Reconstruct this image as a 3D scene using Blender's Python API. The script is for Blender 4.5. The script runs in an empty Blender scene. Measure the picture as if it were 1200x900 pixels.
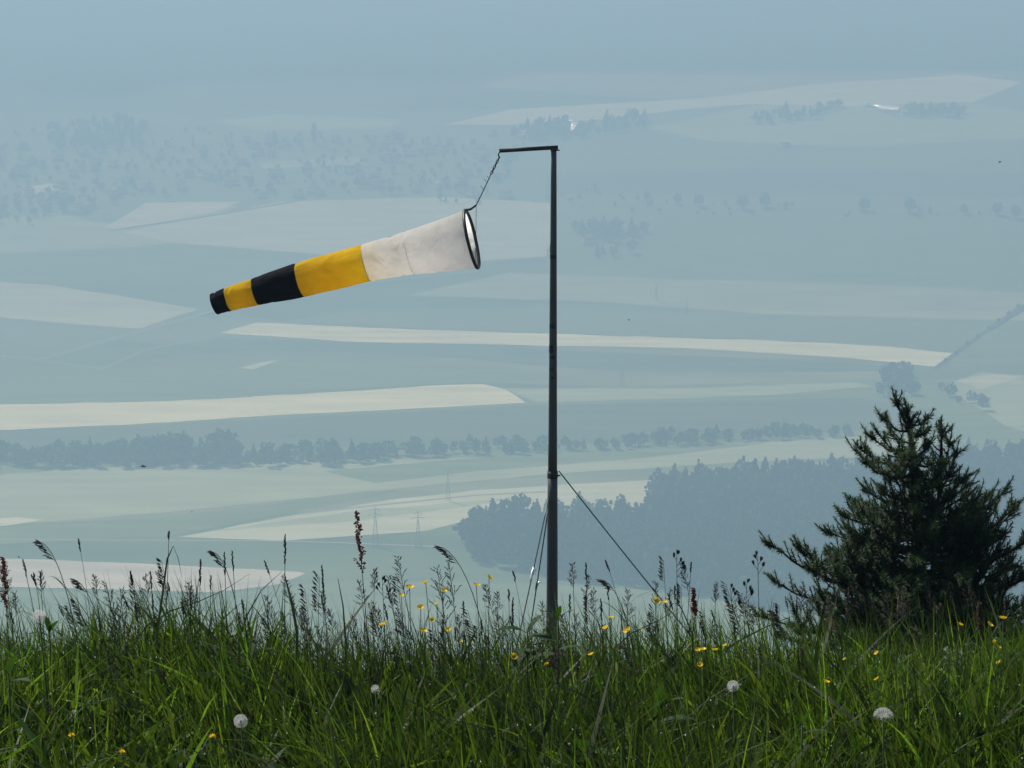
import bpy, bmesh, math, random
import numpy as np
from mathutils import Vector, Matrix, Euler
R = math.radians
rnd = random.Random(11)
rng = np.random.default_rng(11)
S = bpy.context.scene
COL = S.collection

# ------------------------------------------------------------------ camera, light, exposure
F = 2600.0                      # focal length in pixels of the 1200-pixel-wide photograph
PITCH = R(11.5)
cam = bpy.data.cameras.new('camera'); camo = bpy.data.objects.new('camera', cam); COL.objects.link(camo)
cam.sensor_width = 36; cam.lens = F / 1200 * 36
cam.clip_start = 0.1; cam.clip_end = 40000
camo.location = (0, 0, 0); camo.rotation_euler = (R(90) - PITCH, 0, 0)
S.camera = camo

SUN_EL, SUN_AZ = R(50), R(-42)  # azimuth from +Y towards +X
SUN_DIR = Vector((math.sin(SUN_AZ)*math.cos(SUN_EL), math.cos(SUN_AZ)*math.cos(SUN_EL), math.sin(SUN_EL)))
w = bpy.data.worlds.new('World'); S.world = w; w.use_nodes = True
nt = w.node_tree; nt.nodes.clear()
sky = nt.nodes.new('ShaderNodeTexSky'); sky.sky_type = 'NISHITA'; sky.sun_disc = False
sky.sun_elevation = SUN_EL; sky.sun_rotation = SUN_AZ
sky.air_density = 1.0; sky.dust_density = 1.0; sky.altitude = 600
bg = nt.nodes.new('ShaderNodeBackground'); bg.inputs[1].default_value = 0.075
wo = nt.nodes.new('ShaderNodeOutputWorld')
nt.links.new(sky.outputs[0], bg.inputs[0]); nt.links.new(bg.outputs[0], wo.inputs[0])
sl = bpy.data.lights.new('sun', 'SUN'); sl.energy = 4.5; sl.angle = R(0.5); sl.color = (1.0, 0.95, 0.87)
so = bpy.data.objects.new('sun', sl); COL.objects.link(so)
so.rotation_euler = SUN_DIR.to_track_quat('Z', 'Y').to_euler(); so.location = (-20, 10, 60)
S.view_settings.view_transform = 'Standard'; S.view_settings.look = 'None'
S.view_settings.gamma = 1.0; S.view_settings.exposure = 0.35
S.view_settings.use_curve_mapping = False
S.render.engine = 'CYCLES'
S.cycles.use_denoising = True
S.cycles.max_bounces = 8; S.cycles.volume_bounces = 3; S.cycles.transmission_bounces = 6
S.cycles.transparent_max_bounces = 8; S.cycles.sample_clamp_indirect = 6.0

VALLEY = -330.0
HAZE_DENSITY = 1.45e-3
HAZE_COLOR = (0.240, 0.355, 0.465)

# ------------------------------------------------------------------ geometry of the view
def ray(px, py):
    u = (px - 600) / F; v = (450 - py) / F
    return Vector((u, math.cos(PITCH) + v*math.sin(PITCH), -math.sin(PITCH) + v*math.cos(PITCH)))
def at(px, py, Y):                       # point at depth Y seen at a pixel
    d = ray(px, py); return d * (Y / d.y)
def land(y):                             # valley floor, then the rising far side of the valley
    return float(np.interp(y, [960, 1950, 2750, 5500], [VALLEY, VALLEY, VALLEY+152, VALLEY+222]))
def on_valley(px, py, dz=0.0):
    d = ray(px, py); a, b = 900.0, 12000.0
    for _ in range(60):
        m = (a+b)/2
        if d.z/d.y*m > land(m)+dz: a = m
        else: b = m
    return d * (a/d.y)
def near_scale(p):                       # things on the rising side stand nearer than on a flat floor
    return p.z / VALLEY

def smooth(a, b, t):
    t = np.clip((t - a) / (b - a), 0, 1); return t*t*(3 - 2*t)
def gz(x, y):                            # height of the one ground sheet
    x = np.asarray(x, float); y = np.asarray(y, float)
    prof_y = np.array([-20000, 0, 4.9, 5.6, 6.4, 10, 19, 40, 880, 960, 1950, 2750, 5500, 20000.])
    prof_z = np.array([-1.5, -1.5, -2.02, -2.16, -2.48, -4.17, -7.46, -16.3, -324, VALLEY, VALLEY, VALLEY+152, VALLEY+222, VALLEY+275.])
    z = np.interp(y, prof_y, prof_z)
    near = np.exp(-(np.hypot(x, y) / 60.0)**2)
    z = z + near * (0.035*np.sin(x*2.3 + 1.1) * np.cos(y*1.7) + 0.02*np.sin(x*5.1 + y*3.3))
    far = smooth(3200, 6500, y)
    z = z + far * 22*np.sin(x/900.0 + 0.8) * np.cos(y/1500.0)
    mid = smooth(30, 200, y) * (1 - smooth(700, 880, y))
    z = z + mid * 5*np.sin(x/70.0) * np.sin(y/90.0)
    return z

# ------------------------------------------------------------------ helpers
def link_mesh(name, V, quads=None, tris=None, mat=None, parent=None, colors=None, smooth_shade=False):
    V = np.asarray(V, np.float32).reshape(-1, 3)
    me = bpy.data.meshes.new(name)
    nq = 0 if quads is None else len(quads); ntr = 0 if tris is None else len(tris)
    loops = []; starts = []; totals = []
    if nq:
        q = np.asarray(quads, np.int32).reshape(-1, 4); loops.append(q.ravel())
        starts.append(np.arange(nq)*4); totals.append(np.full(nq, 4))
    if ntr:
        t = np.asarray(tris, np.int32).reshape(-1, 3); loops.append(t.ravel())
        starts.append(nq*4 + np.arange(ntr)*3); totals.append(np.full(ntr, 3))
    L = np.concatenate(loops)
    me.vertices.add(len(V)); me.vertices.foreach_set('co', V.ravel())
    me.loops.add(len(L)); me.loops.foreach_set('vertex_index', L.astype(np.int32))
    me.polygons.add(nq + ntr)
    me.polygons.foreach_set('loop_start', np.concatenate(starts).astype(np.int32))
    me.polygons.foreach_set('loop_total', np.concatenate(totals).astype(np.int32))
    me.update(calc_edges=True)
    if smooth_shade:
        me.polygons.foreach_set('use_smooth', np.ones(nq + ntr, bool))
    if colors is not None:
        a = me.attributes.new('tint', 'FLOAT_COLOR', 'POINT')
        c = np.ones((len(V), 4), np.float32); c[:, :3] = colors
        a.data.foreach_set('color', c.ravel())
    o = bpy.data.objects.new(name, me); COL.objects.link(o)
    if mat: me.materials.append(mat)
    if parent: o.parent = parent
    return o
def thing(name, label, cat, loc=(0, 0, 0), group=None):
    o = bpy.data.objects.new(name, None); COL.objects.link(o)
    o.location = loc; o.empty_display_size = 0.05
    o['label'] = label; o['category'] = cat
    if group: o['group'] = group
    return o
def tag(o, label, cat, group=None):
    o['label'] = label; o['category'] = cat
    if group: o['group'] = group
    return o
def kind(o, k): o['kind'] = k; return o

class MB:
    """collects tubes / quads / boxes (numpy lists) and links them as one mesh"""
    def __init__(s): s.V = []; s.Q = []; s.T = []; s.C = []; s.n = 0
    def add(s, V, Q=None, T=None, c=None):
        V = np.asarray(V, float).reshape(-1, 3)
        if Q is not None and len(Q): s.Q.append(np.asarray(Q) + s.n)
        if T is not None and len(T): s.T.append(np.asarray(T) + s.n)
        s.V.append(V); s.n += len(V)
        s.C.append(np.tile(np.asarray(c if c is not None else (1, 1, 1), float), (len(V), 1)))
    def tube(s, pts, radii, seg=6, c=None, cap=True):
        pts = [Vector(p) for p in pts]; n = len(pts)
        if not hasattr(radii, '__len__'): radii = [radii]*n
        V = []; up = None
        for i, p in enumerate(pts):
            t = (pts[min(i+1, n-1)] - pts[max(i-1, 0)])
            if t.length < 1e-9: t = Vector((0, 0, 1))
            t.normalize()
            if up is None:
                up = Vector((1, 0, 0)) if abs(t.x) < .8 else Vector((0, 1, 0))
            a = (up - t*up.dot(t)).normalized(); up = a; b = t.cross(a)
            for k in range(seg):
                th = 2*math.pi*k/seg
                V.append(p + (a*math.cos(th) + b*math.sin(th))*radii[i])
        Q = [(i*seg+k, i*seg+(k+1) % seg, (i+1)*seg+(k+1) % seg, (i+1)*seg+k) for i in range(n-1) for k in range(seg)]
        T = []
        if cap:
            V.append(pts[0]); V.append(pts[-1]); a0 = n*seg
            for k in range(seg):
                T.append((a0, (k+1) % seg, k)); T.append((a0+1, (n-1)*seg+k, (n-1)*seg+(k+1) % seg))
        s.add([tuple(v) for v in V], Q, T, c)
    def ellipsoid(s, c0, axis, L, r, c=None, seg=6, rings=5):
        """spindle along axis from c0"""
        pts = []; rad = []
        ax = Vector(axis).normalized()
        for i in range(rings+1):
            t = i/rings; pts.append(Vector(c0) + ax*L*t); rad.append(max(r*math.sin(math.pi*(0.06+0.88*t)), r*.05))
        s.tube(pts, rad, seg, c)
    def box(s, p0, p1, wid, hei, c=None, upv=(0, 0, 1)):
        p0 = Vector(p0); p1 = Vector(p1); t = (p1-p0).normalized()
        sd = t.cross(Vector(upv)).normalized(); u = sd.cross(t)
        V = []
        for p in (p0, p1):
            for a, b in ((-1, -1), (1, -1), (1, 1), (-1, 1)):
                V.append(tuple(p + sd*a*wid/2 + u*b*hei/2))
        s.add(V, [(0, 3, 2, 1), (4, 5, 6, 7), (0, 1, 5, 4), (1, 2, 6, 5), (2, 3, 7, 6), (3, 0, 4, 7)], None, c)
    def build(s, name, mat, parent=None, smooth_shade=False, loc=None):
        V = np.concatenate(s.V)
        o = link_mesh(name, V, np.concatenate(s.Q) if s.Q else None, np.concatenate(s.T) if s.T else None,
                      mat, parent, np.concatenate(s.C), smooth_shade)
        return o

def material(name, color, rough=.8, spec=.3, noise=0, nscale=5.0, tint=False, transl=0, metallic=0, bump=0, bscale=40, stretch=None, tcolor=None):
    m = bpy.data.materials.new(name); m.use_nodes = True; t = m.node_tree; t.nodes.clear()
    out = t.nodes.new('ShaderNodeOutputMaterial'); b = t.nodes.new('ShaderNodeBsdfPrincipled')
    b.inputs['Roughness'].default_value = rough; b.inputs['Specular IOR Level'].default_value = spec
    b.inputs['Metallic'].default_value = metallic
    rgb = t.nodes.new('ShaderNodeRGB'); rgb.outputs[0].default_value = (*color, 1); col = rgb.outputs[0]
    if tint:
        at_ = t.nodes.new('ShaderNodeAttribute'); at_.attribute_name = 'tint'
        mx = t.nodes.new('ShaderNodeMix'); mx.data_type = 'RGBA'; mx.blend_type = 'MULTIPLY'; mx.inputs[0].default_value = 1
        t.links.new(col, mx.inputs[6]); t.links.new(at_.outputs[0], mx.inputs[7]); col = mx.outputs[2]
    tc = t.nodes.new('ShaderNodeTexCoord'); src = tc.outputs['Object']
    if stretch:
        mp = t.nodes.new('ShaderNodeMapping'); mp.inputs['Scale'].default_value = stretch
        t.links.new(src, mp.inputs[0]); src = mp.outputs[0]
    if noise:
        n = t.nodes.new('ShaderNodeTexNoise'); n.inputs['Scale'].default_value = nscale; n.inputs['Detail'].default_value = 6
        t.links.new(src, n.inputs['Vector'])
        mr = t.nodes.new('ShaderNodeMapRange'); mr.inputs[1].default_value = .3; mr.inputs[2].default_value = .7
        mr.inputs[3].default_value = 1-noise; mr.inputs[4].default_value = 1+noise
        t.links.new(n.outputs[0], mr.inputs[0])
        vm = t.nodes.new('ShaderNodeVectorMath'); vm.operation = 'SCALE'
        t.links.new(col, vm.inputs[0]); t.links.new(mr.outputs[0], vm.inputs['Scale']); col = vm.outputs[0]
    t.links.new(col, b.inputs['Base Color'])
    if bump:
        n2 = t.nodes.new('ShaderNodeTexNoise'); n2.inputs['Scale'].default_value = bscale; n2.inputs['Detail'].default_value = 4
        t.links.new(src, n2.inputs['Vector'])
        bp = t.nodes.new('ShaderNodeBump'); bp.inputs['Strength'].default_value = bump; bp.inputs['Distance'].default_value = .05 if 'ripstop' in name else .02
        t.links.new(n2.outputs[0], bp.inputs['Height']); t.links.new(bp.outputs[0], b.inputs['Normal'])
    sh = b.outputs[0]
    if transl:
        tr = t.nodes.new('ShaderNodeBsdfTranslucent'); ms = t.nodes.new('ShaderNodeMixShader'); ms.inputs[0].default_value = transl
        if tcolor:
            mt = t.nodes.new('ShaderNodeMix'); mt.data_type = 'RGBA'; mt.blend_type = 'MULTIPLY'; mt.inputs[0].default_value = 1
            t.links.new(col, mt.inputs[6]); mt.inputs[7].default_value = (*tcolor, 1); t.links.new(mt.outputs[2], tr.inputs[0])
        else: t.links.new(col, tr.inputs[0])
        if bump: t.links.new(bp.outputs[0], tr.inputs['Normal'])
        t.links.new(b.outputs[0], ms.inputs[1]); t.links.new(tr.outputs[0], ms.inputs[2]); sh = ms.outputs[0]
    t.links.new(sh, out.inputs[0])
    return m

# ------------------------------------------------------------------ ground sheet (hill, valley floor, far wooded hills)
def ground_material():
    m = bpy.data.materials.new('ground'); m.use_nodes = True; t = m.node_tree; t.nodes.clear()
    N = t.nodes.new; Lk = t.links.new
    out = N('ShaderNodeOutputMaterial'); b = N('ShaderNodeBsdfPrincipled'); b.inputs['Roughness'].default_value = .95
    b.inputs['Specular IOR Level'].default_value = .1
    g = N('ShaderNodeNewGeometry')
    mp = N('ShaderNodeMapping'); mp.inputs['Scale'].default_value = (1/420, 1/150, 0); mp.inputs['Rotation'].default_value = (0, 0, R(9))
    Lk(g.outputs['Position'], mp.inputs[0])
    vo = N('ShaderNodeTexVoronoi'); vo.inputs['Scale'].default_value = 1.0; vo.inputs['Randomness'].default_value = .85
    Lk(mp.outputs[0], vo.inputs['Vector'])
    sep = N('ShaderNodeSeparateColor'); Lk(vo.outputs['Color'], sep.inputs[0])
    cr = N('ShaderNodeValToRGB'); e = cr.color_ramp; e.interpolation = 'CONSTANT'
    e.elements[0].position = 0; e.elements[0].color = (.17, .22, .11, 1)
    e.elements[1].position = .3; e.elements[1].color = (.23, .27, .15, 1)
    for p, c in ((.5, (.13, .16, .09, 1)), (.68, (.28, .30, .17, 1)), (.82, (.18, .24, .12, 1)), (.93, (.34, .32, .21, 1))):
        x = e.elements.new(p); x.color = c
    Lk(sep.outputs[0], cr.inputs[0])
    no = N('ShaderNodeTexNoise'); no.inputs['Scale'].default_value = 1.0; no.inputs['Detail'].default_value = 7
    mp2 = N('ShaderNodeMapping'); mp2.inputs['Scale'].default_value = (1/160, 1/50, 0); Lk(g.outputs['Position'], mp2.inputs[0]); Lk(mp2.outputs[0], no.inputs['Vector'])
    mr = N('ShaderNodeMapRange'); mr.inputs[1].default_value = .3; mr.inputs[2].default_value = .7; mr.inputs[3].default_value = .75; mr.inputs[4].default_value = 1.25
    Lk(no.outputs[0], mr.inputs[0])
    vm = N('ShaderNodeVectorMath'); vm.operation = 'SCALE'; Lk(cr.outputs[0], vm.inputs[0]); Lk(mr.outputs[0], vm.inputs['Scale'])
    # far wooded hills
    sx = N('ShaderNodeSeparateXYZ'); Lk(g.outputs['Position'], sx.inputs[0])
    no2 = N('ShaderNodeTexNoise'); no2.inputs['Scale'].default_value = 1/700; no2.inputs['Detail'].default_value = 4; Lk(g.outputs['Position'], no2.inputs['Vector'])
    ma = N('ShaderNodeMath'); ma.operation = 'MULTIPLY_ADD'; ma.inputs[1].default_value = 900; Lk(no2.outputs[0], ma.inputs[0]); Lk(sx.outputs[1], ma.inputs[2])
    mf = N('ShaderNodeMapRange'); mf.inputs[1].default_value = 3220; mf.inputs[2].default_value = 3320; Lk(ma.outputs[0], mf.inputs[0])
    mixf = N('ShaderNodeMix'); mixf.data_type = 'RGBA'; Lk(mf.outputs[0], mixf.inputs[0]); Lk(vm.outputs[0], mixf.inputs[6]); mixf.inputs[7].default_value = (.022, .035, .018, 1)
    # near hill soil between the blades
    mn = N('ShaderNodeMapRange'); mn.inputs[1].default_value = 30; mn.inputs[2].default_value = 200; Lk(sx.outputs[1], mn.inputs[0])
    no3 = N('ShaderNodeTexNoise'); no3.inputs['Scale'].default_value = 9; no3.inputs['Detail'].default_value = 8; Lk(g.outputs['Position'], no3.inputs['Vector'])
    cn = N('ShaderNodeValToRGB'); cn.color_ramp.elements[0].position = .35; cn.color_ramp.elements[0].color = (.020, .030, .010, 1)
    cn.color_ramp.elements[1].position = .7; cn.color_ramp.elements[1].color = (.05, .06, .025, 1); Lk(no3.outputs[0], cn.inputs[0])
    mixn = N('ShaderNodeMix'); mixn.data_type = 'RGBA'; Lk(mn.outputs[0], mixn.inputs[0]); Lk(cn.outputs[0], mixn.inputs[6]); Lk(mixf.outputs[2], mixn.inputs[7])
    Lk(mixn.outputs[2], b.inputs['Base Color']); Lk(b.outputs[0], out.inputs[0])
    return m
def grid_axis(lim):
    a = [0.0]; st = .25
    while a[-1] < lim:
        a.append(a[-1] + st)
        if a[-1] > 12: st *= 1.13
        if st > 350: st = 350
    a = np.array(a); a[-1] = lim
    return np.concatenate([-a[:0:-1], a])
gx = grid_axis(9000); gy = grid_axis(13000); gy = np.unique(np.concatenate([gy[gy > -3200], [960., 1950., 2750.]]))
X, Y = np.meshgrid(gx, gy); Z = gz(X, Y)
nx, ny = len(gx), len(gy)
idx = np.arange(nx*ny).reshape(ny, nx)
Qs = np.stack([idx[:-1, :-1], idx[:-1, 1:], idx[1:, 1:], idx[1:, :-1]], -1).reshape(-1, 4)
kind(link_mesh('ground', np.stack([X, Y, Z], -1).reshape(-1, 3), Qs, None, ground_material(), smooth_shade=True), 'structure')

# ------------------------------------------------------------------ fields, tracks on the valley floor
def field_mat(name, c, n=.17):
    return material(name, c, rough=.95, spec=.1, noise=n, nscale=1.0, stretch=(1/90, 1/14, 0))
FM = dict(stubble=field_mat('pale_stubble', (.90, .83, .52)), pale=field_mat('cut_meadow', (.62, .61, .41)),
          straw=field_mat('straw', (.72, .68, .47)), pink=field_mat('bare_soil', (.66, .58, .46)),
          light=field_mat('light_meadow', (.43, .46, .28)), green=field_mat('green_crop', (.22, .27, .14)),
          dark=field_mat('dark_crop', (.16, .19, .12)))
def densify(poly, amp=1.0):
    out = []
    n = len(poly)
    for i in range(n):
        (x0, y0), (x1, y1) = poly[i], poly[(i+1) % n]
        k = max(1, int(math.hypot(x1-x0, (y1-y0)*3)/25))
        for j in range(k):
            t = j/k; out.append((x0+(x1-x0)*t + (rnd.uniform(-2, 2)*amp if j else 0), y0+(y1-y0)*t + (rnd.uniform(-.5, .5)*amp if j else 0)))
    return out
def field(poly, key, level, name='field'):
    dz = 0.03*level
    P = [tuple(on_valley(x, y, dz)[:2])+(0.0,) for x, y in densify(poly)]
    bm = bmesh.new(); vs = [bm.verts.new(p) for p in P]; f = bm.faces.new(vs); f.normal_update()
    if f.normal.z < 0: f.normal_flip()
    for yb in (1950.0, 2750.0):
        bmesh.ops.bisect_plane(bm, geom=bm.verts[:]+bm.edges[:]+bm.faces[:], plane_co=(0, yb, 0), plane_no=(0, 1, 0), dist=1e-3)
    bmesh.ops.triangulate(bm, faces=bm.faces[:])
    for v_ in bm.verts: v_.co.z = land(v_.co.y) + dz
    me = bpy.data.meshes.new(name); bm.to_mesh(me); bm.free(); me.materials.append(FM[key])
    o = bpy.data.objects.new(name, me); COL.objects.link(o); kind(o, 'structure')
FIELDS = [
 # large calm areas
 ([(-60,130),(600,128),(900,108),(1260,90),(1260,345),(640,335),(640,300),(400,330),(-60,330)], 'green', 1),
 ([(-60,470),(640,455),(1260,440),(1260,520),(640,560),(-60,560)], 'green', 1),
 # top right ridge
 ([(520,146),(600,128),(760,119),(850,112),(950,99),(1060,92),(1130,87),(1196,97),(1140,120),(1000,124),(880,122),(800,128),(700,140),(600,146)], 'straw', 2),
 ([(880,124),(1000,124),(1140,122),(1260,140),(1260,160),(1000,172),(830,165),(760,150)], 'light', 2),
 ([(640,205),(900,196),(1260,205),(1260,232),(640,226)], 'dark', 2),
 # left upper
 ([(-60,262),(60,250),(128,262),(280,240),(200,285),(60,300),(-60,300)], 'light', 2),
 ([(122,266),(170,238),(284,236),(255,247),(140,270)], 'straw', 4),
 ([(145,272),(262,250),(330,236),(520,231),(645,238),(645,300),(560,306),(400,300),(200,284)], 'pale', 3),
 ([(20,222),(60,214),(70,222),(40,228)], 'straw', 3), ([(300,190),(420,184),(430,192),(310,198)], 'light', 3),
 ([(250,142),(330,134),(470,140),(460,150),(300,152)], 'light', 3),
 ([(0,296),(200,288),(420,304),(560,310),(540,326),(300,336),(-60,318)], 'green', 3),
 # middle
 ([(-60,326),(60,334),(232,362),(165,385),(90,380),(-60,366)], 'pale', 3),
 ([(-60,368),(90,382),(160,387),(90,412),(-60,428)], 'green', 3),
 ([(478,346),(600,319),(760,326),(1000,332),(1260,346),(1260,378),(1100,374),(900,368),(700,354)], 'light', 4),
 ([(640,290),(800,298),(1000,300),(1260,306),(1260,326),(1000,324),(640,312)], 'green', 3),
 ([(420,362),(700,356),(1150,378),(1116,412),(900,398),(640,390),(330,378)], 'green', 3),
 ([(258,390),(300,378),(430,384),(700,393),(900,399),(1040,406),(1117,414),(1100,430),(1000,420),(800,408),(600,404),(400,400)], 'stubble', 5),
 ([(260,396),(600,408),(1000,425),(1090,434),(900,436),(700,434),(540,420),(240,402)], 'dark', 4),
 ([(60,432),(300,410),(520,424),(700,440),(560,448),(300,460),(-60,466),(-60,440)], 'green', 3),
 ([(280,431),(310,424),(330,421),(296,433)], 'pale', 4),
 ([(1030,372),(1200,357),(1260,372),(1260,420),(1120,432)], 'green', 2),
 ([(1105,452),(1150,436),(1200,440),(1260,446),(1260,520),(1180,500)], 'light', 3),
 ([(1120,446),(1160,438),(1196,442),(1150,456)], 'pale', 4),
 ([(-60,475),(0,474),(200,470),(400,459),(500,452),(566,450),(592,456),(616,472),(520,477),(400,483),(300,488),(200,495),(0,504),(-60,506)], 'stubble', 5),
 ([(590,455),(800,455),(1000,448),(1024,453),(900,463),(760,468),(628,471)], 'light', 4),
 ([(-60,506),(200,497),(616,475),(760,472),(1000,466),(1100,480),(1100,500),(700,520),(-60,530)], 'dark', 2),
 # lower
 ([(-60,560),(120,548),(360,540),(560,536),(860,520),(1010,511),(1120,515),(1080,532),(860,542),(770,548),(640,556),(470,572),(200,600),(-60,620)], 'light', 4),
 ([(380,552),(700,524),(900,519),(760,536),(560,552),(440,566)], 'green', 5),
 ([(210,629),(330,606),(470,584),(560,574),(700,566),(770,562),(772,596),(640,600),(540,612),(500,622),(330,634)], 'pale', 5),
 ([(250,622),(420,598),(600,584),(560,592),(400,612)], 'light', 6),
 ([(-60,612),(20,606),(50,609),(10,616),(-60,620)], 'straw', 5),
 ([(-60,622),(200,604),(470,574),(380,592),(200,628),(-60,640)], 'green', 5),
 ([(-60,654),(20,655),(160,660),(350,670),(358,672),(330,684),(250,694),(100,690),(-60,686)], 'pink', 6),
 ([(-60,690),(100,694),(250,698),(400,680),(640,684),(900,700),(900,760),(-60,760)], 'green', 5),
]
for poly, key, lv in FIELDS: field(poly, key, lv)
track_m = material('track_gravel', (.34, .36, .26), .9, .1, .2, 1)
def strip(pts, wid, name, mat, level=8):
    P = [on_valley(x, y, .03*level) for x, y in pts]; V = []
    for i, p in enumerate(P):
        t = (P[min(i+1, len(P)-1)] - P[max(i-1, 0)]).normalized(); s = Vector((-t.y, t.x, 0))*wid/2
        V += [tuple(p-s), tuple(p+s)]
    o = link_mesh(name, V, [(2*i, 2*i+2, 2*i+3, 2*i+1) for i in range(len(P)-1)], None, mat); kind(o, 'structure')
strip([(-60,631),(120,633),(330,634),(400,636),(520,641)], 2.5, 'path', track_m)
strip([(350,602),(440,592),(560,580),(640,576)], 3, 'path', track_m)
strip([(-60,414),(50,420),(150,392),(230,370),(300,352),(420,333),(560,318)], 7, 'road', track_m)
strip([(130,269),(220,256),(300,243),(360,232)], 7, 'path', track_m)
strip([(1260,328),(1200,357),(1150,392),(1096,432)], 5, 'road', material('grey_asphalt', (.11, .11, .11), .85, .2, .1, 1))
strip([(30,420),(120,432),(170,410),(260,392)], 5, 'path', track_m)

# ------------------------------------------------------------------ far trees: leaf-clump clouds
leaf_far = material('far_foliage', (.12, .15, .10), .9, .1, tint=True)
leaf_forest = material('forest_foliage', (.065, .085, .05), .9, .1, tint=True)
bark_far = material('far_bark', (.06, .045, .035), .9, .1)
def crown_arrays(style, n=130, size=1.0):
    """unit tree of height 1: quads in the crown's volume"""
    V = []; C = []
    for i in range(n):
        if style == 'conifer':
            h = 1 - (rnd.random()**.65)*.88; r = (1-h)*.30*math.sqrt(rnd.random())+.004; a = rnd.uniform(0, 6.283)
            p = Vector((r*math.cos(a), r*math.sin(a), h)); s = .035+.06*(1-h)
        elif style == 'column':
            h = rnd.uniform(.08, 1); r = .13*math.sin(math.pi*min(1, (h-.02)*.98))**.5*math.sqrt(rnd.random()); a = rnd.uniform(0, 6.283)
            p = Vector((r*math.cos(a), r*math.sin(a), h)); s = .05
        else:
            while True:
                q = Vector((rnd.uniform(-1, 1), rnd.uniform(-1, 1), rnd.uniform(-1, 1)))
                if .45 < q.length < 1: break
            lob = 1 + .16*math.sin(3*math.atan2(q.y, q.x)+style_seed[0]) + .12*math.sin(5*q.z+style_seed[0]*2)
            p = Vector((q.x*.42*lob, q.y*.42*lob, .58+q.z*.40*lob)); s = .075
        s *= rnd.uniform(.7, 1.3)*size
        e = Euler((rnd.uniform(0, 6.28), rnd.uniform(0, 6.28), rnd.uniform(0, 6.28))).to_matrix()
        for a_, b_ in ((-1, -.6), (1, -.8), (.7, 1), (-.9, .7)):
            V.append(p + e @ Vector((a_*s, b_*s, 0)))
        c = rnd.uniform(.65, 1.4); C += [(c*rnd.uniform(.9, 1.1), c, c*.9)]*4
    V = np.array([tuple(v) for v in V])
    return V, np.array(C)
style_seed = [0.0]
VAR = []
for k in range(12):
    style_seed[0] = k*1.3
    VAR.append(crown_arrays('round' if k < 8 else 'conifer', 120))
def wood(name, pts, label, cat, group=None):
    Vs = []; Cs = []
    for (p, h, k, sx) in pts:
        V, C = VAR[k]; a = rnd.uniform(0, 6.28); ca, sa = math.cos(a), math.sin(a)
        W = np.stack([(V[:, 0]*ca - V[:, 1]*sa)*h*sx, (V[:, 0]*sa + V[:, 1]*ca)*h*sx, V[:, 2]*h], -1) + np.array(p)
        Vs.append(W); Cs.append(C*rnd.uniform(.8, 1.2))
    V = np.concatenate(Vs); Q = np.arange(len(V)).reshape(-1, 4)
    o = link_mesh(name, V, Q, None, leaf_forest if name == 'forest' else leaf_far, None, np.concatenate(Cs)); kind(o, 'stuff'); tag(o, label, cat)
    return o
def inside(x, y, poly):
    r = False; n = len(poly)
    for i in range(n):
        (x0, y0), (x1, y1) = poly[i], poly[(i+1) % n]
        if (y0 > y) != (y1 > y) and x < (x1-x0)*(y-y0)/(y1-y0)+x0: r = not r
    return r
def scatter(polypx, spacing, hmin, hmax, con=.3, jit=.45, keep=1.0):
    P = [tuple(on_valley(x, y).xy) for x, y in polypx]
    xs = [p[0] for p in P]; ys = [p[1] for p in P]; out = []
    spacing *= land((min(ys)+max(ys))/2)/VALLEY
    y = min(ys)
    while y < max(ys):
        x = min(xs)
        while x < max(xs):
            xx = x+rnd.uniform(-jit, jit)*spacing; yy = y+rnd.uniform(-jit, jit)*spacing
            if rnd.random() < keep and inside(xx, yy, P):
                k = rnd.randrange(8, 12) if rnd.random() < con else rnd.randrange(8)
                h = rnd.uniform(hmin, hmax)*(1.15 if k > 7 else 1)
                zz = land(yy); h *= zz/VALLEY; out.append(((xx, yy, zz), h, k, rnd.uniform(.8, 1.15) if k < 8 else rnd.uniform(.8, 1.1)))
            x += spacing
        y += spacing
    return out
pts = scatter([(536,632),(548,622),(600,616),(660,612),(765,612),(768,580),(800,571),(858,573),(880,568),(960,562),(1040,562),(1110,546),(1260,538),(1260,740),(900,712),(820,698),(740,688),(640,676),(560,660)], 8.0, 11, 19, .55)
wood('forest', pts, 'large blue-grey hazy forest on the valley floor behind the mast and spruce', 'forest')
pts = scatter([(-60,535),(60,532),(200,534),(330,536),(420,532),(500,528),(520,534),(400,546),(200,549),(-60,549)], 6.5, 5, 12, .05, keep=.85)
pts += scatter([(120,536),(210,530),(230,536),(160,546)], 8, 10, 16, .1); pts += scatter([(240,530),(275,528),(280,540),(245,542)], 8, 10, 16, .1)
wood('tree_belt', pts, 'hazy belt of trees below the long pale field at left', 'tree belt')
pts = scatter([(500,526),(640,520),(700,524),(760,514),(900,508),(1000,505),(1000,512),(860,520),(640,532),(500,536)], 6.5, 3.5, 9, .1, keep=.85)
wood('tree_belt', pts, 'thin hazy tree belt behind the mast below its middle', 'tree belt')
pts = scatter([(1030,446),(1050,434),(1075,432),(1085,446),(1070,470),(1030,466)], 9, 7, 13, .2, keep=.6)
wood('copse', pts, 'small hazy copse at the right end of the long bright strip field', 'copse')
pts = scatter([(1085,447),(1100,452),(1150,474),(1170,488),(1150,486),(1095,462)], 9, 6, 11, .1, keep=.5)
wood('copse', pts, 'low hazy hedge trees running right from the copse above the spruce', 'copse')
pts = scatter([(662,278),(680,268),(720,266),(756,272),(762,282),(700,286)], 14, 12, 18, .2)
wood('copse', pts, 'flat hazy copse right of the mast level with the windsock mouth', 'copse')
pts = scatter([(690,296),(760,292),(768,300),(700,302)], 14, 8, 14, .2, keep=.8)
wood('copse', pts, 'lower of two flat hazy copses right of the mast', 'copse')
pts = scatter([(1062,138),(1066,130),(1120,129),(1134,134),(1120,139)], 16, 14, 22, .2)
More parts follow.
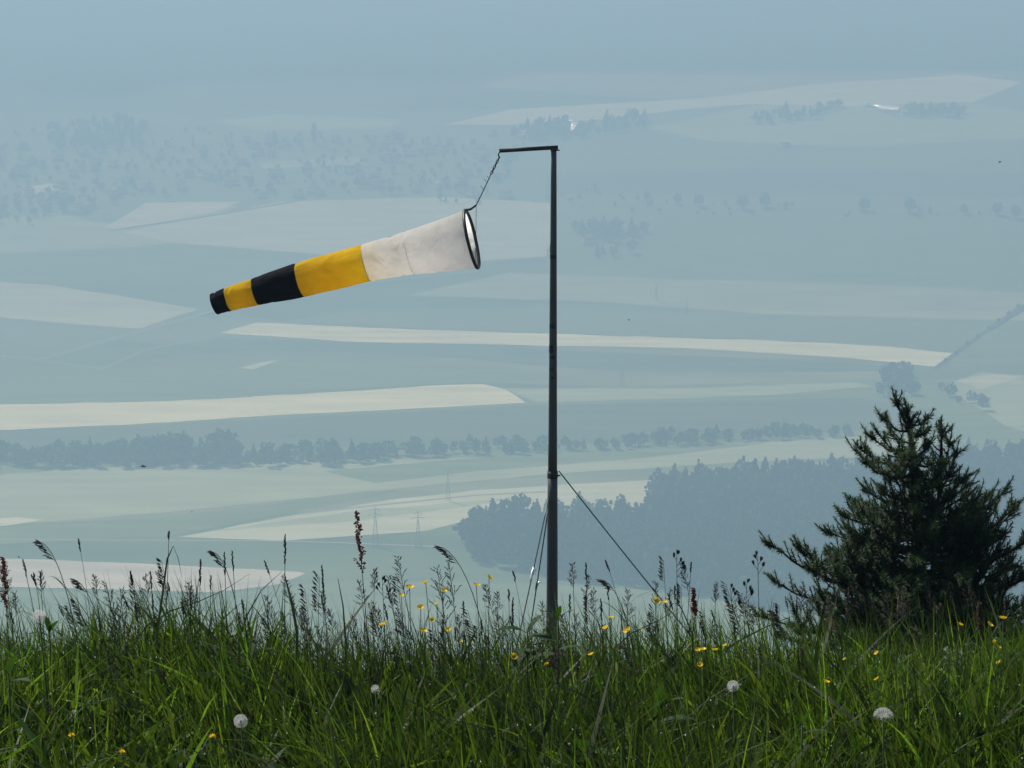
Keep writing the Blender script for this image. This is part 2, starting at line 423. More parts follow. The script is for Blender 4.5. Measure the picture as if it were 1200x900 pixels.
wood('copse', pts, 'hazy blue copse below the pale ridge field at upper right', 'copse')
pts = scatter([(600,152),(640,146),(700,146),(760,142),(770,146),(720,158),(650,166),(600,165)], 15, 10, 20, .3, keep=.8)
wood('copse', pts, 'hazy trees on the rise right above the mast top', 'copse')
pts = scatter([(872,142),(900,134),(940,134),(985,122),(1000,126),(940,143),(900,146)], 16, 10, 18, .2, keep=.8)
wood('copse', pts, 'hazy trees under the pale ridge field near the picture top', 'copse')
pts = scatter([(-60,160),(120,150),(300,155),(480,158),(620,168),(600,205),(560,240),(440,232),(330,228),(160,232),(60,262),(-60,270)], 19, 5, 12, .08, keep=.5)
pts += scatter([(-60,240),(40,232),(120,240),(40,258),(-60,266)], 16, 7, 12, .05, keep=.6)
pts += scatter([(60,152),(130,140),(180,150),(160,176),(60,180)], 18, 12, 20, .3, keep=.7)
wood('village_woods', pts, 'hazy blue mass of trees around the village at upper left', 'woods')
pts = scatter([(640,222),(700,218),(760,232),(1000,246),(1260,252),(1260,258),(900,256),(700,250),(640,240)], 16, 3, 7, 0, keep=.35)
wood('hedge', pts, 'low hazy hedge under the far row of round trees', 'hedge')

# road embankment trees and single trees
trunk_v = None
def far_tree(name, px, py, h, k, label, group, cat='tree', sx=1.0):
    p = on_valley(px, py); h *= near_scale(p)
    t = thing(name, label, cat, tuple(p), group)
    V, C = VAR[k] if k < 100 else COLUMN
    a = rnd.uniform(0, 6.28); ca, sa = math.cos(a), math.sin(a)
    W = np.stack([(V[:, 0]*ca-V[:, 1]*sa)*h*sx, (V[:, 0]*sa+V[:, 1]*ca)*h*sx, V[:, 2]*h], -1)
    link_mesh('crown', W, np.arange(len(W)).reshape(-1, 4), None, leaf_far, t, C)
    m = MB(); m.tube([(0, 0, -.3), (0, 0, h*.3), (0.1, 0, h*.6)], [h*.03, h*.022, h*.012], 6); m.build('trunk', bark_far, t)
    return t
COLUMN = crown_arrays('column', 260)
VAR_SAVE = VAR
VAR = [crown_arrays('round' if k < 8 else 'conifer', 300, .8) for k in range(12)]
row = [(758,235,11),(794,239,13),(819,242,15),(870,245,17),(897,243,17),(921,244,8),(1013,247,16),(1066,249,17),(1090,250,11),(1130,251,12),(1169,252,15),(1190,256,15)]
names = ['leftmost', 'second', 'third', 'fourth', 'fifth', 'sixth, smallest', 'seventh', 'eighth', 'ninth, narrow', 'tenth', 'eleventh', 'rightmost']
for i, (x, y, h) in enumerate(row):
    far_tree('round_tree', x, y, h, rnd.randrange(8) if i != 8 else 9, '%s hazy tree from the left in the far row across the right fields' % names[i], 'far row of round trees')
far_tree('poplar_tree', 368, 168, 32, 100, 'tall pointed hazy tree rising out of the village at upper left', 'tall trees by the village')
far_tree('poplar_tree', 322, 172, 24, 100, 'fainter pointed hazy tree left of the tallest village tree', 'tall trees by the village')
far_tree('conifer_tree', 711, 144, 26, 9, 'pointed hazy tree on the rise just right of the mast top', 'trees on the rise')
far_tree('conifer_tree', 755, 142, 24, 10, 'pointed hazy tree at the right end of the rise beside the mast top', 'trees on the rise')
far_tree('broad_tree', 742, 143, 24, 3, 'broad hazy tree between the two pointed trees on the rise', 'trees on the rise', sx=1.2)
far_tree('conifer_tree', 921, 133, 26, 11, 'pointed hazy tree standing above the copse under the ridge field', 'trees on the rise')
for i, (x, y) in enumerate([(1193,362),(1182,370),(1170,378),(1158,386),(1146,396),(1134,405),(1120,416),(1108,424)]):
    far_tree('roadside_tree', x, y, 3+rnd.uniform(0, 1.5), rnd.randrange(8), 'small hazy tree in the line along the slanting road at right', 'roadside trees at right')

# village houses, long shed, pylons
wall_m = material('render_wall', (.62, .58, .52), .85, .2, .05, 2); roof_m = material('clay_roof', (.20, .10, .075), .8, .2, .1, 3)
metal_roof = material('bright_sheet_roof', (.85, .85, .83), .42, .5, metallic=.9)
def house(px, py, L, W_, H, rot, label, group, name='house', roof=roof_m, pitch=.5, cat='house'):
    p = on_valley(px, py); q = near_scale(p); L *= q; W_ *= q; H *= q
    t = thing(name, label, cat, tuple(p), group); t.rotation_euler = (0, 0, rot)
    m = MB(); m.box((-L/2, 0, H/2-.2), (L/2, 0, H/2-.2), W_, H+.4); 
    r = W_/2*pitch
    for s in (-1, 1):
        m.add([(s*L/2, -W_/2, H), (s*L/2, W_/2, H), (s*L/2, 0, H+r)], None, [(0, 1, 2)])
    m.build('wall', wall_m, t)
    m = MB(); o = .5
    for s in (-1, 1):
        e = Vector((0, s*(W_/2+o), H-o*pitch+.05)); rg = Vector((0, 0, H+r+.05)); th = Vector((0, 0, .25))
        V = [Vector((-L/2-o, 0, 0))+e, Vector((L/2+o, 0, 0))+e, Vector((L/2+o, 0, 0))+rg, Vector((-L/2-o, 0, 0))+rg]
        V = V + [v+th for v in V]
        m.add([tuple(v) for v in V], [(0, 1, 2, 3), (7, 6, 5, 4), (0, 4, 5, 1), (1, 5, 6, 2), (3, 2, 6, 7), (0, 3, 7, 4)])
    m.build('roof', roof, t)
    return t
for i in range(70):
    px = rnd.uniform(10, 600); py = rnd.uniform(158, 232) if px > 120 else rnd.uniform(165, 250)
    house(px, py, rnd.uniform(12, 20), rnd.uniform(9, 12), rnd.uniform(5, 8), rnd.uniform(0, 3.1),
          'faint hazy gabled house among the trees of the far village', 'houses of the far village')
def glint_building(px, py, L, W_, label, name='farm_shed'):
    p = on_valley(px, py); view = (-p).normalized(); n = (view + SUN_DIR).normalized()
    t = thing(name, label, 'shed', tuple(p))
    # roof plane facing half way between the eye and the sun: it mirrors the sun
    h = Vector((n.x, n.y, 0)).normalized(); slope = math.hypot(n.x, n.y)/n.z
    t.rotation_euler = (0, 0, math.atan2(h.y, h.x) - math.pi/2)
    H = 3.5
    m = MB(); m.box((-L/2, 0, H/2-.2), (L/2, 0, H/2-.2), W_, H+.4)
    m.build('wall', wall_m, t)
    d = W_/2+.4; m = MB(); hi = H + .1 + 2*d*slope
    V = [(-L/2-.4, d, H+.1), (L/2+.4, d, H+.1), (L/2+.4, -d, hi), (-L/2-.4, -d, hi)]
    V += [(x, y, z+.2) for x, y, z in V]
    m.add(V, [(3, 2, 1, 0), (4, 5, 6, 7), (1, 0, 4, 5), (2, 1, 5, 6), (3, 2, 6, 7), (0, 3, 7, 4)])
    m.build('roof', metal_roof, t)
    m = MB(); m.add([(-L/2, -W_/2, H), (L/2, -W_/2, H), (L/2, -W_/2, hi-.2), (-L/2, -W_/2, hi-.2)], [(0, 1, 2, 3)])
    for s in (-1, 1): m.add([(s*L/2, -W_/2, H), (s*L/2, W_/2, H), (s*L/2, -W_/2, hi-.2)], None, [(0, 1, 2)])
    m.build('gable', wall_m, t)
    return t
glint_building(1034, 131, 50, 4.5, 'long bright shed roof beside the copse under the ridge field')
glint_building(671, 156, 9, 11, 'small glinting shed roof right above the mast top')
glint_building(669, 148, 8, 6, 'tiny pale shed roof just above the glinting one')
glint_building(611, 162, 8, 6, 'faint glinting shed roof above the mast arm', 'farm_shed')
for (px, py, l) in ((1062, 135, 'pale farmhouse at the left end of the hazy blue copse'), (920, 172, 'faint lone farmhouse in the fields at upper right'), (690, 285, 'faint farmhouse below the flat copse right of the mast')):
    house(px, py, 13, 9, 5, .3, l, 'scattered farmhouses', 'farmhouse', cat='farmhouse')
pyl_m = material('galvanised_pylon', (.32, .34, .34), .6, .4)
def pylon(px, py, h, label):
    p = on_valley(px, py); t = thing('pylon', label, 'pylon', tuple(p), 'pylons in the valley')
    m = MB(); b = h*.07
    for a, c in ((-1, -1), (1, -1), (1, 1), (-1, 1)):
        m.tube([(a*b, c*b, -.3), (a*b*.25, c*b*.25, h*.75), (0, 0, h)], .09, 5)
    n = 8
    for k in range(n):
        z0 = h*.75*k/n; z1 = h*.75*(k+1)/n; w0 = b*(1-.75*k/n); w1 = b*(1-.75*(k+1)/n)
        for q, s in (((1, 0), 1), ((0, 1), 1)):
            for f in (-1, 1):
                if q[0]: m.tube([(-w0, f*w0, z0), (w1, f*w1, z1)], .045, 4); m.tube([(w0, f*w0, z0), (-w1, f*w1, z1)], .045, 4)
                else: m.tube([(f*w0, -w0, z0), (f*w1, w1, z1)], .045, 4)
    m.build('lattice_tower', pyl_m, t)
    for z, l in ((.78, .16), (.9, .11)):
        m = MB(); m.tube([(-h*l, 0, h*z), (0, 0, h*z+.5), (h*l, 0, h*z)], .14, 5)
        for s in (-1, 1): m.tube([(s*h*l, 0, h*z), (s*h*l, 0, h*z-h*.04)], .09, 5)
        m.build('crossarm', pyl_m, t)
pylon(490, 641, 21, 'nearest faint pylon beyond the grass left of the mast')
pylon(440, 640, 23, 'faint pylon left of the nearest one over the grass')
pylon(525, 587, 20, 'faint pylon in the light meadow left of the mast')
pylon(769, 352, 19, 'faint pylon in the light field right of the mast')
pylon(805, 368, 14, 'small faint pylon right of the other one in the light field')
pylon(729, 452, 19, 'faint pylon just under the long bright strip right of the mast')
VAR = VAR_SAVE

# ------------------------------------------------------------------ windsock mast
PY = 19.0
steel = material('weathered_steel', (.085, .085, .088), .55, .4, .25, 6, metallic=.3, bump=.15, bscale=60, stretch=(1, 1, .25))
black_m = material('black_metal', (.018, .018, .02), .5, .4, .2, 8)
pole_top = at(649, 174, PY); pole_x = lambda z: pole_top.x
base_z = float(gz(pole_top.x, PY))
mast = thing('windsock_mast', 'tall grey tapered steel mast with short arm and guy wires behind the grass', 'mast', (pole_top.x, PY, base_z))
Hm = pole_top.z - base_z
def pz(py): return at(649, py, PY).z - base_z
def rad(z):
    zb, zt = pz(720), pz(178); t = (z-zb)/(zt-zb); return .0515 + (.0258-.0515)*t
zj = pz(556)
m = MB(); n = 12
m.tube([(0, 0, -.3 + (zj+.3)*k/n) for k in range(n+1)], [rad(-.3+(zj+.3)*k/n)*1.0 for k in range(n+1)], 24); m.build('lower_tube', steel, mast, True)
m = MB(); m.tube([(0, 0, zj+.002+(Hm-zj)*k/n) for k in range(n+1)], [rad(zj+(Hm-zj)*k/n)*.93 for k in range(n+1)], 24); m.build('upper_tube', steel, mast, True)
m = MB(); m.tube([(0, 0, zj-.03), (0, 0, zj+.03)], [.047, .047], 24)
for a in (0, 2.1, 4.2): m.tube([(math.cos(a)*.045, math.sin(a)*.045, zj-.01), (math.cos(a)*.068, math.sin(a)*.068, zj-.01)], .007, 8)
m.build('collar', black_m, mast)
arm_end = at(585, 177.5, PY) - Vector((pole_top.x, PY, base_z))
m = MB(); m.box((.036, 0, Hm+.010), tuple(arm_end+Vector((0, 0, .006))), .034, .032)
m.box((0, 0, Hm-.05), (0, 0, Hm+.029), .062, .062, upv=(0, 1, 0)) if False else None
m.build('arm', black_m, mast)
m = MB(); m.tube([(0, 0, Hm-.02), (0, 0, Hm+.002)], .029, 20); m.tube([(.02, 0, Hm-.015), (.05, 0, Hm-.015)], .006, 8); m.build('end_cap', black_m, mast)
m = MB(); m.tube([tuple(arm_end+Vector((0.005, 0, 0))), tuple(arm_end+Vector((-.008, 0, -.03))), tuple(arm_end+Vector((.006, 0, -.055)))], .006, 8); m.build('eye_hook', black_m, mast)
for (y0, y1, ang, wd) in ((288, 296, 2.8, 1.2), (298, 303, 4.4, 2.2), (379, 384, 4.3, 1.6), (404, 413, 3.6, 2.4), (416, 420, 4.5, 1.4), (430, 434, 4.2, 1.0), (441, 444, 4.7, .9)):
    z0, z1 = pz(y1), pz(y0); m = MB(); V = []; k = 8
    for z in (z0, z1):
        for j in range(k+1):
            a = ang + (j/k-.5)*wd + (0.15*rnd.uniform(-1, 1)); r = rad(z)*.93+.0022
            V.append((math.cos(a)*r, math.sin(a)*r, z+rnd.uniform(-.012, .012)))
    m.add(V, [(j, j+1, k+2+j, k+1+j) for j in range(k)]); m.build('tape_patch', black_m, mast)
wire_m = material('steel_wire', (.05, .05, .055), .4, .5, metallic=.5)
silver = material('bright_tensioner', (.75, .76, .78), .3, .5, metallic=.7)
def guy(p0, p1, YB, label):
    A = at(p0[0], p0[1], PY)
    for i in range(4000):
        t = 1 + i*.002; q = (p0[0]+(p1[0]-p0[0])*t, p0[1]+(p1[1]-p0[1])*t); B = at(q[0], q[1], YB)
        if B.z < gz(B.x, B.y): break
    o_ = Vector((pole_top.x, PY, base_z)); A -= o_; B -= o_
    pts = []
    for k in range(13):
        t = k/12; p = A.lerp(B, t); p.z -= .03*4*t*(1-t); pts.append(tuple(p))
    m = MB(); m.tube(pts, .0055, 6); g = m.build('guy_wire', wire_m, mast, True); g['label'] = label
    return A, B, g
guy((655, 552), (780, 705), 19.4, 'dark guy wire running down to the right')
for p0, p1, YB, l in (((643.5, 581), (616, 706), 17.0, 'left guy wire'), ((643.5, 590), (624, 716), 20.8, 'left guy wire, the steeper one')):
    A, B, g = guy(p0, p1, YB, l)
    # turnbuckle
    o_ = Vector((pole_top.x, PY, base_z)); D = (B-A).normalized()
    best = min((A.lerp(B, t/200) for t in range(200)), key=lambda p: abs(((lambda c: 450 - F*(c.z*math.cos(PITCH)+c.y*math.sin(PITCH))/(c.y*math.cos(PITCH)-c.z*math.sin(PITCH)))(p+o_)) - (672 if YB < 19 else 686)))
    m = MB(); m.ellipsoid(tuple(best-D*.07), D, .16, .012, seg=8); m.tube([tuple(best-D*.02), tuple(best-D*.02+Vector((.03, 0, .02))), tuple(best+D*.05)], .004, 5)
    m.build('turnbuckle', silver, g)

# ------------------------------------------------------------------ windsock
def to_px(c):
    d = c.y*math.cos(PITCH) - c.z*math.sin(PITCH)
    return 600 + F*c.x/d, 450 - F*(c.z*math.cos(PITCH)+c.y*math.sin(PITCH))/d
def cloth(name, col, tr, tc=None):
    return material(name, col, .8, .12 if tr > .1 else .03, .07, 7, transl=tr, bump=.55, bscale=9, tcolor=tc)
white_c = cloth('white_ripstop', (.90, .88, .86), .78, (1, .985, .965)); yellow_c = cloth('yellow_ripstop', (.88, .61, .015), .66); black_c = cloth('black_ripstop', (.004, .004, .006), .03)
mouth = at(551, 280.5, PY); 
stations = [(551, 280.5, 0.0, 34.2), (480, 296.5, .12, 25.6), (429.5, 308.5, .21, 22.0), (351, 328, .33, 20.2), (299.5, 342, .43, 15.8), (267, 351, .48, 13.8), (251, 356.5, .51, 12.6)]
st = [(at(x, y, PY+d*.40), r*(PY+d)/F/.985) for x, y, d, r in stations]
sockroot = thing('windsock', 'white yellow and black striped windsock blowing left from the mast arm', 'windsock', tuple(st[0][0]))
O = st[0][0]
nseg = 96
def frame_at(i, t):
    p = st[i][0].lerp(st[i+1][0], t)
    return p
# dense axial samples
def axis(s):
    i = min(int(s), len(st)-2); t = s-i
    p0 = st[max(i-1, 0)]; p1 = st[i]; p2 = st[i+1]; p3 = st[min(i+2, len(st)-1)]
    def cr(a, b, c, d): return 0.5*((2*b)+(c-a)*t+(2*a-5*b+4*c-d)*t*t+(-a+3*b-3*c+d)*t**3)
    pos = Vector([cr(p0[0][k], p1[0][k], p2[0][k], p3[0][k]) for k in range(3)])
    return pos, cr(p0[1], p1[1], p2[1], p3[1])
wr = random.Random(5)
creases = [(wr.uniform(0, 6.28), wr.uniform(.2, 6), wr.uniform(.15, .6), wr.uniform(.025, .09)) for _ in range(60)]
seams = [1.0, 2.0, 3.0, 4.0, 5.0]
def sock_ring(s):
    pos, r = axis(s)
    a = axis(min(s+.05, 6))[0]; b = axis(max(s-.05, 0))[0]; T = (a-b).normalized()
    side = T.cross(Vector((0, 0, 1))).normalized(); up = side.cross(T)
    # sag and flutter
    out = []
    dseam = min(abs(s-q) for q in seams)
    for k in range(nseg):
        th = 2*math.pi*k/nseg
        rr = r*(1 + .012*math.sin(3*th+s*1.9) + .010*math.sin(5*th-s*3.1) + .006*math.sin(9*th+s*7))
        if s > .05:
            for (c0, cs, cw, csz) in creases:
                d = abs(((th-c0+math.pi) % (2*math.pi))-math.pi); q = math.exp(-(d/cw)**2 - ((s-cs-.12*math.sin(th*3))/csz)**2)
                rr -= r*.07*q
            rr -= r*.035*math.exp(-(dseam/.025)**2)
            rr += r*.012*math.sin(23*th+s)*math.exp(-dseam/.10)
        out.append(pos + (side*math.cos(th) + up*math.sin(th))*rr - O)
    return out
bounds = [(0, 1, white_c, 'white panel at the mouth'), (1, 2, white_c, 'second white panel'), (2, 3, yellow_c, 'wide yellow panel'), (3, 4, black_c, 'wide black panel'), (4, 5, yellow_c, 'narrow yellow panel'), (5, 6, black_c, 'black panel at the tail')]
for a, b, mt, lab in bounds:
    n = 40 if b < 5 else 20
    V = []; 
    for i in range(n+1): V += [tuple(v) for v in sock_ring(a + (b-a)*i/n + (0.0005 if i == 0 and a else 0))]
    Q = [(i*nseg+k, (i+1)*nseg+k, (i+1)*nseg+(k+1) % nseg, i*nseg+(k+1) % nseg) for i in range(n) for k in range(nseg)]
    o = link_mesh('fabric_panel', V, Q, None, mt, sockroot, None, True); o['label'] = lab
    if b in (1, 2, 3, 4, 5):
        m = MB(); rg = sock_ring(b-.004); m.tube([tuple(v*1.0) for v in rg]+[tuple(rg[0])], .0016 if b == 1 else .003, 5, cap=False)
        m.build('seam', material('seam_thread', (.55, .50, .42) if b < 3 else (.05, .04, .03), .8, .2), o, True)
rg = sock_ring(0); T = (axis(0)[0]-axis(.1)[0]).normalized()
m = MB(); rg2 = [v + T*.012 for v in rg]; m.tube([tuple(v) for v in rg2]+[tuple(rg2[0])], .0145, 10, cap=False); m.build('hoop', black_m, sockroot, True)
knot = at(558, 240.5, PY-.06) - O
top_pt = rg2[nseg//4]; low_pt = rg2[3*nseg//4]
m = MB(); m.tube([tuple(top_pt), tuple(top_pt.lerp(knot, .5)+Vector((0, 0, -.012))), tuple(knot)], [.013, .011, .008], 8); m.build('bridle_strap', black_m, sockroot, True)
cord_m = material('dark_cord', (.03, .03, .03), .8, .2)
m = MB(); m.tube([tuple(knot), tuple(at(557.6, 285, PY-.06)-O), tuple(at(557, 308, PY-.03)-O)], .0022, 5); m.build('bridle_cord', cord_m, sockroot)
m = MB(); a = arm_end+Vector((pole_top.x, PY, base_z))-O+Vector((.0, 0, -.05)); link0 = a
c1 = at(575.5, 204, PY)-O
m.tube([tuple(c1), tuple(at(567, 222, PY-.02)-O), tuple(knot)], .0042, 6); 
for k, (px, py) in enumerate(((573, 208), (570, 213), (566, 222))):   # frayed ends
    q = at(px, py, PY)-O; m.tube([tuple(q), tuple(q+Vector((-.02, -.01, .015+.01*k)))], .002, 4)
m.build('hanging_cord', cord_m, sockroot)
m = MB(); nl = 6
for k in range(nl):
    p = a.lerp(c1, (k+.5)/nl); D = (c1-a).normalized(); L = (c1-a).length/nl*.66
    s = D.cross(Vector((0, 1, 0))).normalized() if k % 2 else D.cross(Vector((1, .4, 0))).normalized()
    ring = [tuple(p + D*L*math.cos(q) + s*L*.45*math.sin(q)) for q in [2*math.pi*j/12 for j in range(13)]]
    m.tube(ring, .0042, 5, cap=False)
m.build('chain', black_m, sockroot, True)

# ------------------------------------------------------------------ small birds far out over the valley
bird_m = material('dark_feathers', (.03, .03, .03), .8, .2)
for px, py, Yb, s, roll, lab in ((168, 547, 60, .16, .15, 'dark speck of a bird gliding low over the tree belt at left'), (737, 375, 80, .09, .5, 'dark speck of a bird over the fields right of the mast'), (1172, 190, 75, .11, -.3, 'dark speck of a bird near the right picture edge'), (22, 653, 60, .08, .8, 'dark speck of a bird just above the pale field at far left'), (225, 600, 80, .07, .2, 'dark speck of a bird low over the meadow at left')):
    b = thing('bird', lab, 'bird', tuple(at(px, py, Yb)), 'birds over the valley'); b.rotation_euler = (0, roll, .4)
    m = MB(); m.ellipsoid((-s*.5, 0, 0), (1, 0, .1), s, s*.16, seg=8)
    m.add([(-s*.5, 0, 0), (-s*.8, s*.15, 0), (-s*.8, -s*.15, 0)], None, [(0, 1, 2)])
    for f in (-1, 1):
        m.add([(s*.2, 0, .02*s), (-s*.2, 0, .02*s), (-s*.25, f*s*.5, s*.22), (s*.15, f*s*.5, s*.25), (-s*.3, f*s*.95, s*.08)], [(0, 1, 2, 3)], [(3, 2, 4)])
    m.build('body', bird_m, b)

# ------------------------------------------------------------------ young spruce
needle_m = material('spruce_needles', (.024, .050, .013), .6, .25, tint=True, transl=.3)
twig_m = material('spruce_bark', (.030, .024, .017), .9, .2, .3, 60)
TY = 8.6
tb = at(1078, 700, TY); tree_x = tb.x; tz = float(gz(tree_x, TY))
sp = thing('spruce_tree', 'young dark spruce growing behind the grass at the right edge', 'tree', (tree_x, TY, tz))
TO = Vector((tree_x, TY, tz))
tr = random.Random(3)
NV = []; NT = []; NCc = []; nn = [0]
tw = MB()
def shoot(p, d, L, w=.013, dens=1.0, green=1.0):
    """a spruce shoot: short twig set all round with stiff needles"""
    d = d.normalized(); a = d.orthogonal().normalized(); b = d.cross(a)
    n = int(L/.0011*dens)
    c = tr.uniform(.75, 1.2)
    bow = Vector((0, 0, 1))*L*tr.uniform(.05, .3)
    tw.tube([tuple(p), tuple(p+d*L*.5+bow*.25), tuple(p+d*L+bow)], [.0028, .002, .0016], 4, cap=False)
    w *= 1.75
    for i in range(n):
        t = (i+tr.random())/n; th = tr.uniform(0, 6.283); o = a*math.cos(th)+b*math.sin(th)
        s = p + d*L*t + bow*t*t
        nl = w*tr.uniform(.8, 1.2)*(1 - .25*t)
        dirn = (o*1.0 + d*(.25+.75*t**3)).normalized()
        e = s + dirn*nl; sd = dirn.cross(d).normalized()*.0022
        NV.extend((tuple(s-sd), tuple(s+sd), tuple(e))); NT.append((nn[0], nn[0]+1, nn[0]+2)); nn[0] += 3
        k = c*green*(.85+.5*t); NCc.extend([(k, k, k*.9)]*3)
def spray(p0, p1, r0, depth=0, up=.25, fill=1.0):
    """a branch from p0 to p1 with side twigs in a herringbone"""
    p0 = Vector(p0); p1 = Vector(p1); D = p1-p0; L = D.length
    bow = Vector((0, 0, -1))*L*.10
    pts = []; n = max(4, int(L/.05))
    for i in range(n+1):
        t = i/n; pts.append(p0 + D*t + bow*math.sin(math.pi*t) + Vector((tr.uniform(-1, 1), tr.uniform(-1, 1), tr.uniform(-1, 1)))*.006*(1 if 0 < i < n else 0))
    tw.tube([tuple(q) for q in pts], [max(r0*(1-.8*i/n), .002) for i in range(n+1)], 5)
    d = D.normalized(); side = d.cross(Vector((0, 0, 1)))
    if side.length < .2: side = Vector((1, 0, 0))
    side.normalize()
    # needles on the branch's own outer half and its end
    tip = (pts[-1]-pts[-2]).normalized()
    shoot(pts[-1], (tip+Vector((0, 0, up))).normalized(), tr.uniform(.04, .06), .014, 1, 1.15)
    for q in range(4 if depth == 0 else 2):
        v3 = Vector((tr.uniform(-1, 1), tr.uniform(-1, 1), tr.uniform(-.4, 1)))
        shoot(pts[-1]-tip*tr.uniform(.005, .04), (tip*.7+v3*.8).normalized(), tr.uniform(.03, .055), .014, 1, 1.1)
    for i in range(max(1, n//3), n):
        shoot(pts[i], pts[i+1]-pts[i], (pts[i+1]-pts[i]).length, .012, .8)
    sp_ = .036 if depth == 0 else .040
    k = int(L/sp_*fill)
    for j in range(k):
        t = .12 + .88*(j+tr.random()*.7)/k
        if t > .99: continue
        q = p0 + D*t + bow*math.sin(math.pi*t)
        s = (1 if j % 2 else -1)
        ll = (L*(1-t)*.50+.05)*tr.uniform(.7, 1.15)
        roll = tr.gauss(0, .9)
        sv = side*math.cos(roll)*s + Vector((0, 0, 1))*math.sin(abs(roll))*.7
        dd = (d*.5 + sv*.95 + Vector((0, 0, up*tr.uniform(.2, 1.4)))).normalized()
        if depth == 0 and ll > .14:
            spray(q, q+dd*min(ll, .30), r0*.4, 1, up, fill)
        else:
            ll = min(ll, .072)
            shoot(q, dd, ll*tr.uniform(.7, 1), .013, .8, 1.1 if t > .6 else .95)
def L3(px, py, dy): return at(px, py, TY+dy) - TO
# leader and second leader
trunk_pts = [Vector((0, 0, -.1)), L3(1078, 760, 0), L3(1076, 690, 0), L3(1075, 620, .0), L3(1072, 560, 0), L3(1068, 515, 0), L3(1065, 497, 0), L3(1063, 480, 0)]
m = MB(); m.tube([tuple(p) for p in trunk_pts], [.045, .036, .030, .024, .017, .011, .007, .004], 10); m.build('trunk', twig_m, sp, True)
lead2 = [L3(1098, 640, .05), L3(1101, 575, .05), L3(1103, 530, .05), L3(1103, 504, .05)]
tw.tube([tuple(p) for p in lead2], [.014, .010, .007, .003], 7)
shoot(lead2[-1], Vector((0, 0, 1)), .05)
for i in range(14):
    t = i/14; p = lead2[2].lerp(lead2[3], t) if t > .5 else lead2[1].lerp(lead2[2], t*2)
    a = tr.uniform(0, 6.28); shoot(p, Vector((math.cos(a), math.sin(a), .7)), tr.uniform(.04, .07))
shoot(lead2[2], lead2[3]-lead2[2], (lead2[3]-lead2[2]).length, .013)
for i in range(20):
    t = i/20; p = trunk_pts[5].lerp(trunk_pts[7], t); a = tr.uniform(0, 6.28)
    shoot(p, Vector((math.cos(a), math.sin(a), .9)), tr.uniform(.035, .065))
shoot(trunk_pts[6], trunk_pts[7]-trunk_pts[6], .06, .012)
shoot(trunk_pts[7], Vector((-.3, 0, 1)), .035)
# explicit limbs: (start pixel on the stem, tip pixel, depth of the tip)
limbs = [((1066,520),(1045,508),.1), ((1070,565),(1032,552),.05), ((1071,580),(1100,556),-.1),
 ((1064,500),(1048,466),.0),((1065,505),(1034,490),-.05),((1066,500),(1086,492),.02),((1066,510),(1085,508),-.1),
 ((1068,545),(1008,527),-.05),((1068,535),(1020,512),.15),((1069,540),(1090,520),-.1),((1070,555),(1012,540),-.25),
 ((1101,575),(1121,530),.05),((1101,585),(1128,563),-.1),((1101,560),(1114,515),.05),
 ((1073,600),(1014,574),.0),((1073,605),(1000,590),.2),((1074,610),(988,604),-.15),((1074,630),(968,624),-.05),((1074,628),(1010,598),-.3),
 ((1075,640),(985,646),.2),((1076,660),(976,655),-.25),
 ((1100,620),(1140,585),-.1),((1098,625),(1160,582),.1),((1090,640),(1180,572),.0),((1090,650),(1193,592),-.1),((1090,655),(1188,600),.25),
 ((1085,670),(1200,636),.0),((1085,675),(1215,625),-.2),((1082,690),(1225,665),.1),((1080,700),(1235,700),-.15),
 ((1078,720),(1240,735),.1),((1078,735),(1245,765),-.1),((1078,750),(1225,790),.1),
 ((1076,700),(902,638),-.05),((1076,705),(936,645),.1),((1076,690),(950,668),-.2),((1077,720),(905,680),.2),
 ((1077,735),(892,722),-.05),((1077,745),(915,745),-.25),((1077,755),(940,770),.1),((1077,715),(980,668),-.35),
 ((1077,740),(1000,745),-.4),((1077,730),(1060,700),-.55),((1077,750),(1110,745),-.5),((1077,715),(1130,680),-.45),((1077,700),(1160,720),-.4)]
for (s0, t0, dy) in limbs:
    p0 = L3(*s0, 0); p1 = L3(*t0, dy)
    spray(p0, p1, .004+.012*(p1-p0).length, 0, .28)
# filling whorls all round the stem, toward and away from the eye
for lev in range(17):
    f = lev/16; py = 545 + f*220
    Lb = .10 + .44*f**.85
    for k in range(3):
        a = k*2*math.pi/3 + lev*1.1 + tr.uniform(-.3, .3)
        p0 = L3(1076, py, 0); dx = math.cos(a)*Lb*tr.uniform(.75, 1.1) + .05*f; dy = math.sin(a)*Lb*.9*tr.uniform(.8, 1.1)
        if dx < -.36: dx = -.36
        spray(p0, p0+Vector((dx, dy, Lb*.22)), .006+.008*Lb, 0, .2, .85)
for lev in range(6):
    py = 570+lev*18
    for k in range(3):
        a = tr.uniform(0, 6.28); p0 = L3(1100, py, .05); Lb = .10+.03*lev
        spray(p0, p0+Vector((math.cos(a)*Lb, math.sin(a)*Lb, Lb*.5)), .004, 0, .3)
tw.build('branches', twig_m, sp)
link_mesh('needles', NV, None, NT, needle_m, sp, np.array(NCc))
print('needles', len(NT))

